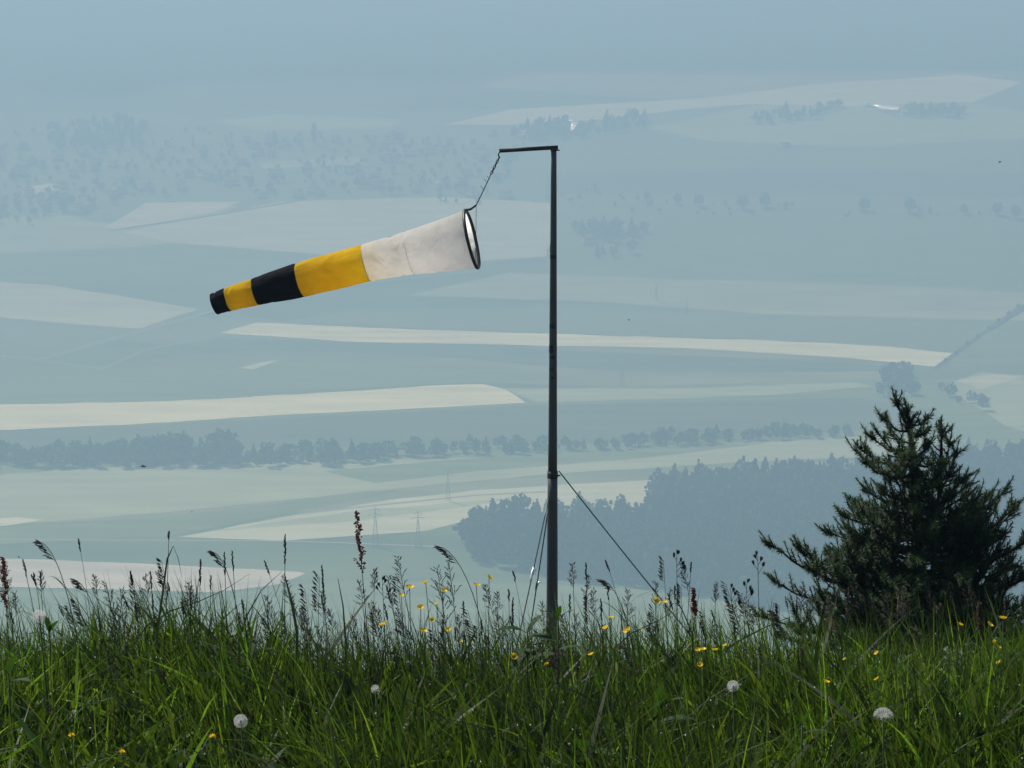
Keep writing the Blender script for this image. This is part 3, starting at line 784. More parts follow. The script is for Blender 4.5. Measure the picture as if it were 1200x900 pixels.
# ------------------------------------------------------------------ meadow grass
def blades(n, xr, yr, hmean, hsd, wid, seed, xfun=None, stiff=.5, cols=None, seg=6, wscale=1.0, zoff=0, leans=.16):
    g = np.random.default_rng(seed)
    y = g.uniform(yr[0], yr[1], n); x = g.uniform(-1, 1, n)*(xr if not xfun else xfun(y))
    # clumps
    cx = g.uniform(-1, 1, n//9)*(xr if not xfun else xfun(yr[1])); cy = g.uniform(yr[0], yr[1], n//9); ci = g.integers(0, n//9, n)
    cl = g.random(n) < .6
    x = np.where(cl, cx[ci]+g.normal(0, .025, n), x); y = np.where(cl, cy[ci]+g.normal(0, .025, n), y)
    patch = 1 + .16*np.exp(-((x-.25)/.55)**2) + .12*np.sin(x*3.1+1.3)*np.sin(x*1.3+y*2.1) + .10*np.sin(x*9.7+y*4)
    h = np.clip(g.normal(hmean, hsd, n)*patch, .08, .50)
    az = g.uniform(0, 2*np.pi, n); lean = np.abs(g.normal(0, leans, n)); zo = g.uniform(0, 1, n)*zoff; bend = np.abs(g.normal(.20, .22, n))*(1-stiff*.5)
    wdx = -.10                                     # light wind from the right
    w0 = wid*g.uniform(.55, 1.35, n)*wscale
    z = gz(x, y)
    fa = g.uniform(0, 2*np.pi, n)
    ts = np.linspace(0, 1, seg+1)
    V = np.zeros((n, seg+1, 2, 3))
    dxy = np.stack([np.cos(az), np.sin(az)], -1)
    for i, t in enumerate(ts):
        hor = (lean*t + bend*t**2.4)*h
        px = x + dxy[:, 0]*hor + wdx*h*t*t; py = y + dxy[:, 1]*hor*.8
        pz_ = z - .01 + zo + h*(t - .30*bend*t**3.0 - .1*lean*t)
        fa2 = fa + .8*t*(g.random(n)-.5)
        ww = w0*(1 - t**1.8)*(.6+.4*min(1, t*3)) * .5 + .00015
        V[:, i, 0, 0] = px - np.cos(fa2)*ww; V[:, i, 0, 1] = py - np.sin(fa2)*ww; V[:, i, 0, 2] = pz_
        V[:, i, 1, 0] = px + np.cos(fa2)*ww; V[:, i, 1, 1] = py + np.sin(fa2)*ww; V[:, i, 1, 2] = pz_
    base = (np.arange(n)*(seg+1)*2)[:, None, None]
    q = np.array([[2*i, 2*i+1, 2*i+3, 2*i+2] for i in range(seg)])[None]
    Q = (base + q).reshape(-1, 4)
    pal = np.array(cols); ck = g.integers(0, len(pal), n); c = pal[ck]*np.exp(g.normal(-.16, .42, (n, 1)))*(1+.22*np.sin(x*2.7+y)+.18*np.sin(x*7.3-y*5.1+1))[:, None]
    C = np.repeat(c, (seg+1)*2, axis=0)
    return V.reshape(-1, 3), Q, C
grass_m = material('grass_blades', (1, 1, 1), .5, .25, tint=True, transl=.6, tcolor=(1.45, 1.5, .5))
GC = [(.036, .072, .012), (.052, .094, .014), (.022, .045, .010), (.075, .112, .016), (.042, .078, .015), (.028, .060, .012), (.040, .055, .02)]
DRY = [(.10, .085, .045), (.07, .06, .03), (.05, .04, .025)]
xf = lambda y: .255*y + .45
parts = []
parts.append(blades(17000, 0, (3.1, 5.9), .32, .08, .0060, 1, xf, .4, GC))
parts.append(blades(15000, 0, (3.1, 6.0), .25, .07, .0095, 2, xf, .0, GC))
parts.append(blades(4600, 0, (4.6, 6.4), .41, .06, .0055, 3, xf, .8, GC))
parts.append(blades(2200, 0, (3.4, 5.8), .31, .05, .0105, 8, xf, .3, GC))
parts.append(blades(11000, 0, (3.3, 5.8), .13, .04, .0110, 9, xf, -.6, GC, zoff=.27, leans=.7))
parts.append(blades(7500, 0, (3.3, 5.8), .07, .025, .0170, 10, xf, -.8, GC, zoff=.29, leans=.9))
parts.append(blades(8000, 0, (5.8, 8.5), .33, .08, .0060, 4, xf, .5, GC))
parts.append(blades(500, 0, (3.3, 6.0), .28, .06, .0020, 5, xf, .9, DRY))
parts.append(blades(12000, 14, (8.5, 24), .34, .10, .009, 6, None, .5, GC, 4, 1.4))
parts.append(blades(8000, 5.5, (3.0, 8.5), .32, .09, .0065, 7, None, .5, GC, 5))
Vs, Qs_, Cs = [], [], []; off = 0
for V, Q, C in parts:
    Vs.append(V); Qs_.append(Q+off); Cs.append(C); off += len(V)
o = link_mesh('meadow_grass', np.concatenate(Vs), np.concatenate(Qs_), None, grass_m, None, np.concatenate(Cs))
kind(o, 'stuff'); tag(o, 'tall uncut green meadow grass on the hill edge', 'grass')

# ------------------------------------------------------------------ flowering grass stalks
stem_m = material('stalk_green', (1, 1, 1), .6, .3, tint=True, transl=.15)
head_m = material('seed_heads', (1, 1, 1), .8, .2, tint=True, transl=.25)
sr = random.Random(21)
def bez(p0, p1, p2, t): return p0*(1-t)**2 + p1*2*t*(1-t) + p2*t*t
def stalk_geo(tip, base, ctrl, typ, size, sm, hm, hc=(.075, .06, .05), sc=(.045, .075, .025), r=.0013):
    tip = Vector(tip); base = Vector(base); ctrl = Vector(ctrl); n = 14
    P = [bez(base, ctrl, tip, i/n) for i in range(n+1)]
    sm.tube([tuple(p) for p in P], [r*(1.25-.75*i/n) for i in range(n+1)], 5, c=sc)
    def pos(t): return bez(base, ctrl, tip, t)
    Ltot = sum((P[i+1]-P[i]).length for i in range(n))
    def dirn(t): return (pos(min(1, t+.02))-pos(t-.02)).normalized()
    v = lambda: tuple(c*k for c, k in zip(hc, [sr.uniform(.7, 1.35)]*3))
    if typ == 'spike':
        t0 = 1-size/Ltot; k = int(size/.0020)
        for i in range(k):
            t = t0+(1-t0)*i/k; a = sr.uniform(0, 6.28); d = dirn(t); o_ = d.orthogonal(); o_.rotate(Matrix.Rotation(a, 3, d))
            ww = math.sin(math.pi*min(.97, (i+.8)/k))**.5
            hm.ellipsoid(tuple(pos(t)), (o_.normalized()*.55*ww+d), .0075, .0014, v(), 4, 3)
    elif typ == 'panicle':
        t0 = 1-size/Ltot; k = 15
        for i in range(k):
            t = t0+(1-t0)*(i/k)**.9; d = dirn(t); 
            for s in range(2):
                a = sr.uniform(0, 6.28); o_ = d.orthogonal().normalized(); o_.rotate(Matrix.Rotation(a, 3, d))
                bl = size*.40*(1-.75*i/k)*sr.uniform(.5, 1.1)
                e = pos(t) + (d*.75+o_*.6).normalized()*bl + Vector((0, 0, -bl*.12)); mid = pos(t).lerp(e, .5)+Vector((0, 0, bl*.07))
                hm.tube([tuple(pos(t)), tuple(mid), tuple(e)], .00035, 3, c=tuple(q*.9 for q in hc))
                ns = max(2, int(bl/.008))
                for j in range(ns):
                    q = pos(t).lerp(e, .35+.65*j/ns); dd = (d+o_*.7+Vector((sr.uniform(-.4, .4), sr.uniform(-.4, .4), sr.uniform(-.5, .2)))).normalized()
                    hm.ellipsoid(tuple(q), dd, .0085*sr.uniform(.7, 1.2), .00085, v(), 4, 3)
    elif typ == 'droop':
        t0 = 1-size/Ltot; k = 12
        for i in range(k):
            t = t0+(1-t0)*i/(k-1)*.98; d = dirn(t); bl = size*.28*(1-.5*i/k)*sr.uniform(.7, 1.1)
            e = pos(t)+(d*.8+Vector((-.45, sr.uniform(-.5, .5), -.25))).normalized()*bl
            hm.tube([tuple(pos(t)), tuple(e)], .0004, 3, c=hc)
            for j in range(5):
                q = pos(t).lerp(e, .3+.7*j/5); dd = (e-pos(t)).normalized()+Vector((sr.uniform(-.25, .25), sr.uniform(-.3, .3), sr.uniform(-.35, .1)))
                hm.ellipsoid(tuple(q), dd, .011*sr.uniform(.8, 1.2), .0011, v(), 4, 3)
    elif typ == 'cocksfoot':
        t0 = 1-size/Ltot
        for cnum in range(5):
            t = t0+(1-t0)*cnum/4; d = dirn(t); bl = size*.42*(1-t)/(1-t0)+.004
            o_ = Vector((sr.choice((-1, 1)), sr.uniform(-.6, .6), .1)).normalized()
            c0 = pos(t)+(d+o_*.8).normalized()*bl
            hm.tube([tuple(pos(t)), tuple(c0)], .0006, 4, c=sc)
            for j in range(14):
                dd = (d*1.8+o_*.5+Vector((sr.uniform(-.5, .5), sr.uniform(-.5, .5), sr.uniform(-.5, .5)))).normalized()
                hm.ellipsoid(tuple(c0+Vector((sr.uniform(-1, 1), sr.uniform(-1, 1), sr.uniform(-1, 1)))*.0022), dd, .0095, .0012, v(), 4, 3)
    elif typ == 'sorrel':
        t0 = 1-size/Ltot; k = 16
        for i in range(k):
            t = t0+(1-t0)*i/k; d = dirn(t); o_ = d.orthogonal().normalized(); o_.rotate(Matrix.Rotation(sr.uniform(0, 6.28), 3, d))
            bl = size*.20*(1-.85*i/k); e = pos(t)+(d*1.6+o_*.8).normalized()*bl
            hm.tube([tuple(pos(t)), tuple(e)], .0007, 4, c=(.14, .05, .03))
            for j in range(13):
                q = pos(t).lerp(e, j/12)+Vector((sr.uniform(-1, 1), sr.uniform(-1, 1), sr.uniform(-1, 1)))*.0035
                hm.ellipsoid(tuple(q), (sr.uniform(-1, 1), sr.uniform(-1, 1), sr.uniform(-1, 1)), .005, .0021, v(), 5, 3)
def leaf_geo(mb, p0, d, L, wid, droop=.3, c=(.05, .09, .02), fold=.25, n=9, wave=0):
    p0 = Vector(p0); d = Vector(d).normalized(); side = d.cross(Vector((0, 0, 1)))
    if side.length < .1: side = Vector((1, 0, 0))
    side.normalize(); V = []
    for i in range(n+1):
        t = i/n; p = p0 + d*L*t + Vector((0, 0, -droop*L*t*t)); ww = wid*math.sin(math.pi*(.04+.93*t**.8))*.5
        up = side.cross(d).normalized(); wv = wave*wid*math.sin(t*13)
        V += [tuple(p-side*ww+up*(ww*fold+wv)), tuple(p), tuple(p+side*ww+up*(ww*fold-wv))]
    mb.add(V, [q for i in range(n) for q in ((3*i, 3*i+1, 3*i+4, 3*i+3), (3*i+1, 3*i+2, 3*i+5, 3*i+4))], None, c)
TYPES = dict(spike='spiked grass stalk', panicle='feathery grass stalk', droop='drooping oat-like grass stalk', cocksfoot='clumped-head grass stalk', sorrel='reddish sorrel stalk')
DK = (.050, .042, .038); RD = (.26, .085, .05); PU = (.11, .070, .065); PL = (.32, .28, .24)
# tip px, py, x-shift of the stem foot in px, type, head length (px), colour, depth, label
ST = [
 (3,652,12,'sorrel',60,RD,5.2,'reddish-brown flower head cut by the left picture edge'),
 (27,657,30,'spike',22,DK,5.3,'leaning dark grass spike near the left edge above the seed clock'),
 (50,636,42,'droop',70,DK,5.2,'tall arched grass drooping left, first tall one from the left edge'),
 (47,672,4,'spike',18,DK,5.4,'short upright grass spike standing over the left seed clock'),
 (90,680,40,'droop',48,DK,5.2,'heavy drooping grass head just right of the left seed clock'),
 (124,682,36,'panicle',60,DK,5.4,'loose feathery grass head bent left beside the drooping head'),
 (141,690,18,'panicle',58,DK,5.1,'bushy feathery grass head left of the tall forked stalk'),
 (153,671,22,'spike',17,DK,5.3,'short dark leaning spike left of the tall forked stalk'),
 (176,671,6,'spike',22,DK,5.4,'dark upright spike touching the left side of the forked stalk'),
 (198,624,-16,'spike',10,DK,5.1,'tall forked grass stalk with tiny head at its tip'),
 (235,657,-7,'spike',30,DK,5.2,'slim dark spike midway between forked stalk and bent bundle'),
 (247,676,-4,'spike',16,DK,5.4,'small spike right of the slim dark spike'),
 (253,648,34,'droop',60,DK,5.2,'dark drooping grass head topping the bent bundle at left'),
 (263,649,6,'spike',26,DK,5.2,'left one of two upright spikes over the bent bundle'),
 (272,647,10,'spike',24,DK,5.3,'right one of two upright spikes over the bent bundle'),
 (334,628,-3,'spike',34,DK,5.0,'tall solitary dark spike between bent bundle and red sorrel'),
 (377,664,10,'spike',40,DK,5.3,'leafy narrow spike right of the tall solitary spike'),
 (418,598,20,'sorrel',78,RD,5.1,'tallest reddish sorrel stalk left of the yellow flowers'),
 (466,652,44,'panicle',50,DK,5.3,'grey feathery head bent left above the yellow flowers'),
 (448,680,6,'cocksfoot',26,DK,5.2,'dark lumpy head right beside the red sorrel stalk'),
 (455,676,32,'panicle',40,DK,5.4,'thin feathery head reaching left over the yellow flowers'),
 (518,641,60,'droop',66,DK,5.1,'tall arched grass drooping left beside the yellow flowers'),
 (512,664,34,'panicle',76,DK,5.3,'broad feathery head just left of the mast guy wires'),
 (526,658,24,'panicle',60,DK,5.5,'grey feathery head under the tall arched grass'),
 (596,692,6,'spike',14,DK,5.3,'small dark spike left of the mast wires foot'),
 (601,702,0,'spike',36,DK,5.1,'thick dark spike at the foot of the left guy wires'),
 (671,660,10,'panicle',30,PL,5.2,'pale whitish seed head just right of the mast foot'),
 (687,661,4,'spike',20,DK,5.3,'dark upright spike right of the pale seed head'),
 (668,698,-4,'spike',24,DK,5.1,'dark spike leaning against the right side of the mast foot'),
 (704,703,12,'spike',28,DK,5.2,'leaning spike between pale seed head and mauve one'),
 (708,680,42,'droop',44,PU,5.3,'mauve drooping head midway between mast and right wire'),
 (793,650,6,'cocksfoot',28,DK,5.2,'tall lumpy dark head where the right guy wire ends'),
 (791,688,2,'spike',17,DK,5.2,'short spike below the tall lumpy head at the wire end'),
 (812,690,20,'sorrel',36,RD,5.3,'orange-red leaning sorrel right of the guy wire end'),
 (810,660,-10,'spike',12,DK,5.5,'tiny dark head beside the tall lumpy one'),
 (839,684,-3,'panicle',24,PU,5.4,'thin mauve head between red sorrel and lumpy cluster'),
 (856,690,24,'cocksfoot',30,DK,5.3,'lumpy head leaning left, left of the spruce'),
 (875,684,-6,'cocksfoot',24,DK,5.2,'lumpy head just left of the spruce branches'),
 (888,652,10,'cocksfoot',22,DK,5.1,'tallest lumpy head beside the left tip of the spruce'),
 (1060,690,-10,'panicle',50,PU,5.0,'brownish feathery head in front of the spruce middle'),
 (1040,700,14,'panicle',40,(.12,.11,.09),5.1,'grey feathery head in front of the spruce left part'),
 (1148,706,8,'sorrel',34,(.10,.05,.04),5.2,'dull red head before the spruce beside yellow flowers'),
 (1105,716,-10,'droop',40,(.10,.09,.06),5.0,'faint drooping head before the spruce right part'),
]
def edge_base(px, Yd):
    x = at(px, 760, Yd).x; return Vector((x, Yd, float(gz(x, Yd))))
for (px, py, sh, typ, hl, hc, Yd, lab) in ST:
    tip = at(px, py, Yd); base = edge_base(px+sh*1.35, Yd+sr.uniform(-.05, .05)); root = thing('grass_stalk' if typ != 'sorrel' else 'sorrel_plant', lab, 'grass stalk' if typ != 'sorrel' else 'sorrel', tuple(base), 'flowering stalks above the grass')
    H = tip.z-base.z
    ctrl = Vector((base.x + (at(px+sh*.7, py, Yd).x-base.x)*1.0, base.y, base.z+H*(.5 if typ != 'droop' else .92))) - base
    ctrl.x = at(px+sh*(.9 if typ == 'droop' else .55), py, Yd).x - base.x
    sm = MB(); hm = MB(); stalk_geo(tip-base, (0, 0, -.01), ctrl, typ, hl*Yd/F*1.05, sm, hm, hc)
    if sr.random() < .8:
        for k in range(2):
            t = sr.uniform(.35, .72); q = bez(Vector((0, 0, 0)), ctrl, tip-base, t); leaf_geo(sm, q, (sr.choice((-1, 1))*.6, sr.uniform(-.4, .4), .9), sr.uniform(.08, .17), .0045, .5, (.04, .075, .02))
    sm.build('stem', stem_m, root); hm.build('seed_head', head_m, root)
# the forked stalk's hanging second arm and long leaf blades crossing above the grass
def blade_thing(pts, Yd, wid, lab):
    P = [at(x, y, Yd) for x, y in pts]; base = edge_base(pts[-1][0], Yd); root = tag(bpy.data.objects.new('tmp', None), '', '') if False else None
    o_ = base; m = MB(); V = []
    P.append(base + Vector((0, 0, -.01)))
    n = len(P)
    for i, p in enumerate(P):
        t = (P[min(i+1, n-1)]-P[max(i-1, 0)]).normalized(); s = t.cross(Vector((0, 1, 0))).normalized()*wid*.5*min(1, .15+1.2*i/n) + Vector((0, .0008, 0))
        V += [tuple(p-s-o_), tuple(p+s-o_)]
    m.add(V, [(2*i, 2*i+1, 2*i+3, 2*i+2) for i in range(n-1)], None, (.04, .07, .02))
    o = m.build('grass_leaf', stem_m); o.location = o_; tag(o, lab, 'grass leaf', 'long bent grass leaves')
blade_thing([(213,676),(209,655),(203,640),(196,655),(190,700),(184,740)], 5.1, .006, 'bent leaf hanging from the tall forked stalk')
blade_thing([(293,672),(262,692),(230,706),(200,716),(170,735)], 5.15, .005, 'long pale leaf crossing low between forked stalk and bundle')
blade_thing([(330,670),(306,692),(290,720),(280,750)], 5.1, .006, 'leaf leaning right under the tall solitary spike')
blade_thing([(322,700),(333,672),(342,705),(348,740)], 5.05, .008, 'folded leaf at the foot of the tall solitary spike')
blade_thing([(396,678),(402,710),(405,750)], 5.2, .007, 'upright narrow leaf left of the red sorrel')
blade_thing([(798,712),(770,728),(740,742),(720,760)], 5.1, .006, 'bright leaf reaching right to the guy wire end')
blade_thing([(786,690),(800,716),(812,744)], 5.2, .006, 'leaf running along the end of the right guy wire')

# unobtrusive filler: crowds of thinner flowering grasses along the whole edge
sm = MB(); hm = MB()
for i in range(330):
    Yd = sr.uniform(4.7, 6.4); px = sr.uniform(-150, 1350)
    x = at(px, 740, Yd).x; b = Vector((x, Yd, float(gz(x, Yd)))); h = min(max(sr.gauss(.44, .075), .26), .58)
    if 880 < px: h = min(h, .50)
    lx = sr.uniform(-.10, .02); tip = b+Vector((lx, sr.uniform(-.05, .05), h)); ctrl = b+Vector((lx*.1, 0, h*.55))
    typ = sr.choice(('spike', 'panicle', 'spike', 'panicle', 'droop'))
    stalk_geo(tip, b+Vector((0, 0, -.01)), ctrl, typ, sr.uniform(.03, .05) if typ == 'spike' else sr.uniform(.06, .11), sm, hm, sr.choice((DK, DK, PU, (.08, .075, .05), (.17, .15, .10))), r=.0009)
for name, mb, mt, lab in (('grass_stems', sm, stem_m, 'thin green stems crowding the top edge of the meadow'), ('grass_seeds', hm, head_m, 'small dark grass heads crowding the top edge of the meadow')):
    o = mb.build(name, mt); kind(o, 'stuff'); tag(o, lab, 'grass')

# ------------------------------------------------------------------ flowers
petal_m = material('yellow_petals', (.85, .60, .012), .5, .3, .1, 60, transl=.35)
centre_m = material('flower_centre', (.30, .26, .03), .8, .2)
fstem_m = material('flower_stem', (.05, .09, .025), .6, .3, transl=.15)
def flower(px, py, Yd, r_px, lab, group, sh=0, orange=False, name='buttercup'):
    head = at(px, py, Yd); base = Vector((at(px+sh, 760, Yd).x, Yd+.02, 0)); base.z = float(gz(base.x, base.y))
    root = thing(name, lab, 'flower', tuple(base), group); H = head-base; r = r_px*Yd/F*.92
    m = MB(); m.tube([(0, 0, -.01), tuple(H*.5+Vector((.01, 0, .02))), tuple(H)], [.0013, .001, .0009], 5)
    leaf_geo(m, H*.45, (.7, .2, .6), .04, .008); leaf_geo(m, H*.6, (-.6, -.2, .6), .035, .006)
    m.build('stem', fstem_m, root)
    tilt = Euler((sr.uniform(-.9, .1), sr.uniform(-.5, .5), sr.uniform(0, 6))).to_matrix()
    if name == 'buttercup':
        m = MB()
        for k in range(5):
            a = k*2*math.pi/5; V = []
            for i in range(5):
                t = i/4; rr = r*t; up_ = r*(.15+.55*t*t); w_ = r*.62*math.sin(math.pi*(.12+.62*t))
                for s in (-1, 0, 1):
                    p = Vector((rr*math.cos(a)-s*w_*math.sin(a), rr*math.sin(a)+s*w_*math.cos(a), up_+abs(s)*r*.12)); V.append(tuple(H+tilt@p))
            m.add(V, [(3*i+j, 3*i+j+1, 3*i+j+4, 3*i+j+3) for i in range(4) for j in range(2)])
        m.build('petals', petal_m, root, True)
        m = MB(); m.ellipsoid(tuple(H+tilt@Vector((0, 0, r*.05))), tilt@Vector((0, 0, 1)), r*.5, r*.28, seg=8); m.build('flower_centre', centre_m, root)
    else:
        m = MB()
        for k in range(70):
            a = k*2.399; e = .15+1.25*(k/70); L = r*sr.uniform(.8, 1.1)
            d = Vector((math.cos(a)*math.sin(e), math.sin(a)*math.sin(e), math.cos(e))); s = Vector((-math.sin(a), math.cos(a), 0))*r*.10
            m.add([tuple(H+tilt@(-s*.4)), tuple(H+tilt@(s*.4)), tuple(H+tilt@(d*L+s)), tuple(H+tilt@(d*L-s))], [(0, 1, 2, 3)])
        m.build('ray_florets', petal_m, root)
        m = MB(); m.ellipsoid(tuple(H+tilt@Vector((0, 0, -r*.5))), tilt@Vector((0, 0, 1)), r*.7, r*.35, seg=8); m.build('bract_cup', fstem_m, root)
BC = [(499,684,4.5,'buttercup between the feathery head and the arched grass'),(573,678,4.8,'highest buttercup, right of the arched grass tip'),(558,687,4.6,'buttercup just below left of the highest one'),
 (519,693,4.6,'buttercup under the arched grass head'),(480,690,5.5,'wide buttercup above the cluster right of the red sorrel'),(470,699,4,'smaller buttercup touching the wide one on its lower left'),
 (493,713,4.5,'half-closed buttercup in the middle of the cluster'),(495,741,5.5,'large buttercup lowest in the cluster right of the sorrel'),(512,708,3,'tiny buttercup bud right of the half-closed one'),
 (450,733,5.5,'large buttercup just right of the sorrel stem'),(526,739,4,'buttercup deep in the blades right of the cluster'),(602,770,4.5,'pale-rimmed buttercup low left of the mast foot'),
 (506,727,3.5,'dim buttercup between the large one and the half-closed one'),(768,705,5,'left of two buttercups at the guy wire end'),(779,707,4,'right of two buttercups at the guy wire end'),
 (716,725,4,'buttercup under the mauve head right of the mast'),(710,737,4.5,'buttercup low under the mauve head'),(736,740,5.5,'flat open buttercup midway from mast to wire end'),
 (750,738,3.5,'small buttercup right beside the flat open one'),(693,768,4,'buttercup low in the grass right of the mast'),
 (818,763,4,'left of a pair of buttercups above the small seed clock'),(824,762,4,'right of a pair of buttercups above the small seed clock'),(838,763,4.5,'buttercup just right of the close pair'),
 (820,780,4,'buttercup directly below the close pair'),(850,757,3,'faint small buttercup up right of the pair'),(1124,733,4.5,'left of three buttercups before the dark spruce'),
 (1159,733,4.5,'middle of three buttercups before the dark spruce'),(1175,726,5,'right, highest of three buttercups before the spruce'),(1170,759,3.5,'small buttercup under the three before the spruce'),
 (1171,777,3.5,'lowest small buttercup at the right under the spruce'),(1028,766,3.5,'small buttercup at the spruce foot'),(968,800,4.5,'orange-yellow buttercup low in the grass left under the spruce'),
 (1028,797,4,'dull buttercup half hidden below the spruce foot'),(990,773,2.5,'tiny yellow bud left of the spruce foot'),(641,779,3,'greenish small buttercup in the grass right under the mast'),(540,752,2.5,'tiny buttercup in the blades left of the mast')]
for px, py, r, lab in BC:
    Yd = 5.05 if py < 745 else (4.85 if py < 785 else 4.5)
    flower(px, py, Yd, r, lab, 'buttercups in the meadow', sr.uniform(-12, 12))
for px, py, r, lab in ((249,865,6,'orange-yellow dandelion flower at the bottom left of the nearest seed clock'), (84,863,5,'yellow dandelion flower at the lower left corner'), (143,882,4.5,'half-hidden dandelion flower at the bottom between two others'), (1165,752,3,'small yellow hawkbit bud at the right below the spruce')):
    flower(px, py, 4.15 if py > 800 else 4.9, r, lab, 'dandelion flowers in the meadow', 4, name='dandelion_flower')

fluff_m = material('seed_fluff', (.88, .87, .84), .9, .1, transl=.6)
seed_m = material('seed_core', (.10, .07, .05), .9, .1)
def clock(px, py, Yd, r_px, lab, frac=1.0, gap=None):
    head = at(px, py, Yd); base = Vector((head.x+.01, Yd+.02, 0)); base.z = float(gz(base.x, base.y)); H = head-base; r = r_px*Yd/F*.925
    root = thing('dandelion_clock', lab, 'seed head', tuple(base), 'dandelion clocks in the meadow')
    m = MB(); m.tube([(0, 0, -.01), tuple(H*.5+Vector((.006, 0, 0))), tuple(H)], [.0024, .002, .0018], 8); m.build('stem', fstem_m, root, True)
    m = MB(); m.ellipsoid(tuple(H-Vector((0, 0, r*.16))), (0, 0, 1), r*.32, r*.17, seg=10, rings=6); m.build('seed_core', seed_m, root, True)
    m = MB(); n = 120
    for i in range(n):
        z = 1-2*(i+.5)/n; a = i*2.39996; q = math.sqrt(1-z*z); d = Vector((q*math.cos(a), q*math.sin(a), z))
        if z < 1-2*frac: continue
        if gap and d.dot(Vector(gap).normalized()) > .86: continue
        L = r*.72*sr.uniform(.93, 1.07); e = H+d*L
        m.tube([tuple(H+d*r*.15), tuple(e)], .00018, 3, cap=False)
        o1 = d.orthogonal().normalized(); o2 = d.cross(o1)
        V = [tuple(e)]
        for k in range(12):
            b = k*2*math.pi/12+sr.uniform(-.1, .1); tp = e+(o1*math.cos(b)+o2*math.sin(b))*r*.26+d*r*.24
            sd = (o1*-math.sin(b)+o2*math.cos(b))*r*.0055
            m.add([tuple(e), tuple(tp-sd), tuple(tp+sd)], None, [(0, 1, 2)])
    m.build('seed_fluff', fluff_m, root)
clock(46, 722, 4.75, 8.5, 'round white dandelion clock at the left on the grass edge')
clock(282, 845, 4.25, 9.5, 'white dandelion clock low in the grass at lower left', gap=(.6, -.8, .1))
clock(1035, 841, 4.2, 14, 'large half-dome dandelion clock at lower right', .42)
clock(859, 804, 4.5, 8, 'small ragged dandelion clock left below the spruce', gap=(.5, -.9, -.2))
clock(440, 808, 4.5, 6.5, 'thin half-blown dandelion clock left of centre in the grass', .8, (1, -.3, 0))

# ------------------------------------------------------------------ dew
dew_m = bpy.data.materials.new('dew_water'); dew_m.use_nodes = True
pb = dew_m.node_tree.nodes['Principled BSDF']; pb.inputs['Base Color'].default_value = (.95, .97, 1, 1); pb.inputs['Roughness'].default_value = .12
pb.inputs['Specular IOR Level'].default_value = 1.0; pb.inputs['Transmission Weight'].default_value = .35; pb.inputs['IOR'].default_value = 1.33
m = MB()
for i in range(520):
    Yd = sr.uniform(3.9, 5.6); px = sr.uniform(-60, 1260); x = at(px, 800, Yd).x; z = float(gz(x, Yd))+sr.uniform(.20, .36); r = sr.uniform(.0008, .0019)
    pts = []; rad_ = []
    for k in range(7):
        a = math.pi*(.04+.92*k/6); pts.append((x, Yd, z-math.cos(a)*r)); rad_.append(math.sin(a)*r)
    m.tube(pts, rad_, 8)
o = m.build('dew_drops', dew_m, None, True); kind(o, 'stuff'); tag(o, 'tiny glinting dew drops on the grass blades', 'dew')

# ------------------------------------------------------------------ broad-leaved plants
bl_m = material('broad_leaf', (.028, .065, .012), .6, .2, .2, 40, transl=.42, bump=.25, bscale=120, tcolor=(1.2, 1.3, .5), tint=True)
def leafy(px, py, Yd, leaves, lab, stalk=True):
    c = at(px, py, Yd); base = Vector((c.x, Yd, 0)); base.z = float(gz(base.x, Yd)); H = c-base
    root = thing('dock_plant', lab, 'leafy plant', tuple(base), 'broad-leaved plants in the grass')
    m = MB(); m.tube([(0, 0, -.01), tuple(H*.5), tuple(H)], [.003, .0025, .002], 6); m.build('stem', fstem_m, root)
    for (dx, dy_, up_, L, wd, f) in leaves:
        m = MB(); leaf_geo(m, H*f, (dx, dy_, up_), L, wd, .35, (1, 1, 1), .22, 12, .03); o = m.build('leaf', bl_m, root, True)
leafy(618, 742, 5.0, [(-.8,-.3,.5,.09,.032,1), (.9,-.3,.25,.08,.034,.98), (.3,-.8,.4,.07,.034,.9), (-.4,-.8,-.1,.085,.04,.92), (1,-.1,.6,.10,.03,.85), (.5,.3,.9,.08,.02,1)], 'leafy plant at the left foot of the mast')
leafy(654, 726, 5.0, [(-.7,-.3,.8,.07,.016,1), (.6,-.3,.8,.07,.014,1), (.1,-.2,1,.06,.014,1), (-.7,-.2,.5,.08,.018,.85), (.8,-.2,.4,.08,.018,.85), (-.3,-.8,.3,.07,.02,.8)], 'narrow-leaved sprout right in front of the mast foot')
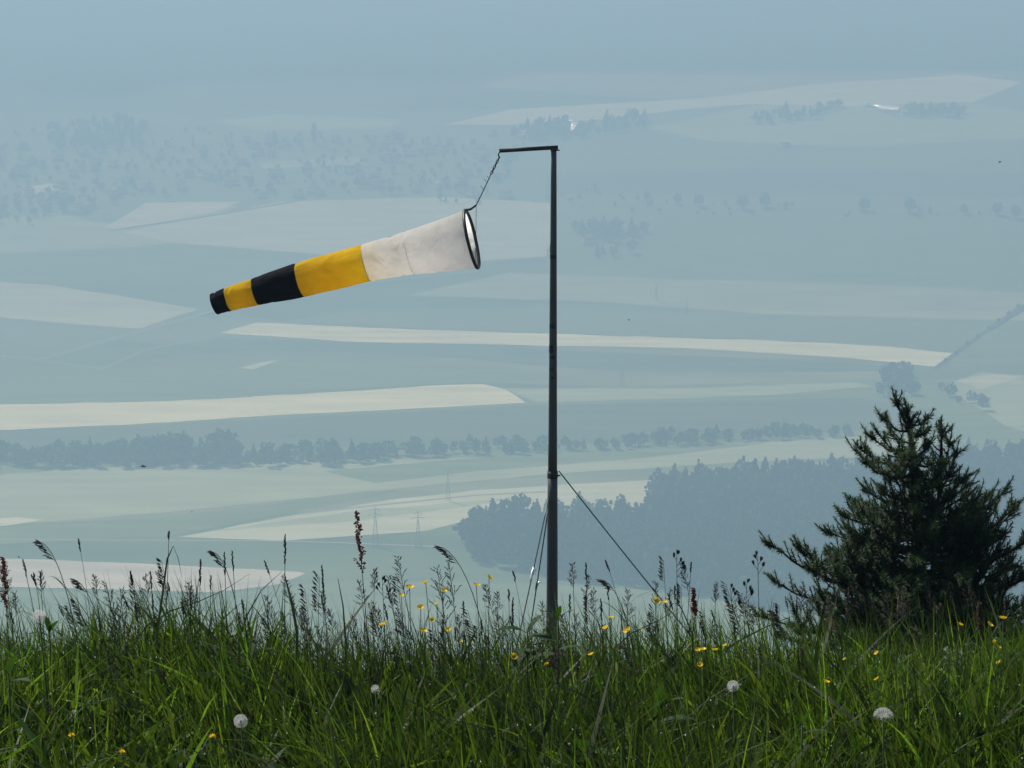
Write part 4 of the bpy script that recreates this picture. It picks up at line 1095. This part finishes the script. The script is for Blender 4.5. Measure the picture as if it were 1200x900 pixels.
leafy(686, 885, 4.25, [(-.15,-.5,.9,.10,.04,1), (.7,-.4,.4,.10,.042,1), (-.8,-.3,.3,.10,.04,.95), (.3,-.8,.5,.09,.045,.9), (.5,-.5,.8,.08,.035,.9)], 'large-leaved plant at the bottom centre under the mast')
leafy(770, 830, 4.5, [(.1,-.2,1,.10,.022,1), (.5,-.4,.8,.11,.028,.97), (-.4,-.4,.8,.10,.026,.95), (.8,-.2,.5,.10,.03,.9)], 'upright leafy plant in the grass right below the mast')
leafy(58, 742, 5.0, [(.5,-.3,1,.075,.024,1), (-.1,-.2,1,.08,.018,1), (-.9,-.3,.6,.06,.020,.98), (1,-.3,.4,.065,.022,.96)], 'small leafy plant just behind the left dandelion clock')
leafy(10, 790, 4.6, [(.3,-.3,1,.09,.022,1), (-.5,-.3,.8,.09,.02,1), (.8,-.4,.5,.08,.022,.95)], 'bright leafy plant at the left picture edge')
leafy(940, 850, 4.3, [(.3,-.3,1,.08,.016,1), (-.5,-.3,.8,.08,.018,1), (.8,-.4,.5,.08,.018,.95)], 'low leafy plant left of the large half-dome clock')

# ------------------------------------------------------------------ haze
hm_ = bpy.data.materials.new('haze'); hm_.use_nodes = True; t = hm_.node_tree; t.nodes.clear()
out = t.nodes.new('ShaderNodeOutputMaterial'); pv = t.nodes.new('ShaderNodeVolumePrincipled')
pv.inputs['Color'].default_value = (*HAZE_COLOR, 1); pv.inputs['Density'].default_value = HAZE_DENSITY
pv.inputs['Anisotropy'].default_value = .15; pv.inputs['Density Attribute'].default_value = ''
pv.inputs['Absorption Color'].default_value = (.30, .30, .30, 1)
t.links.new(pv.outputs[0], out.inputs['Volume'])
x0, x1, y0, y1, z0, z1 = -9300, 9300, -3400, 13400, VALLEY-1, 1.5
V = [(x, y, z) for z in (z0, z1) for y in (y0, y1) for x in (x0, x1)]
hz = link_mesh('haze', V, [(0, 2, 3, 1), (4, 5, 7, 6), (0, 1, 5, 4), (2, 6, 7, 3), (0, 4, 6, 2), (1, 3, 7, 5)], None, hm_)
kind(hz, 'stuff')
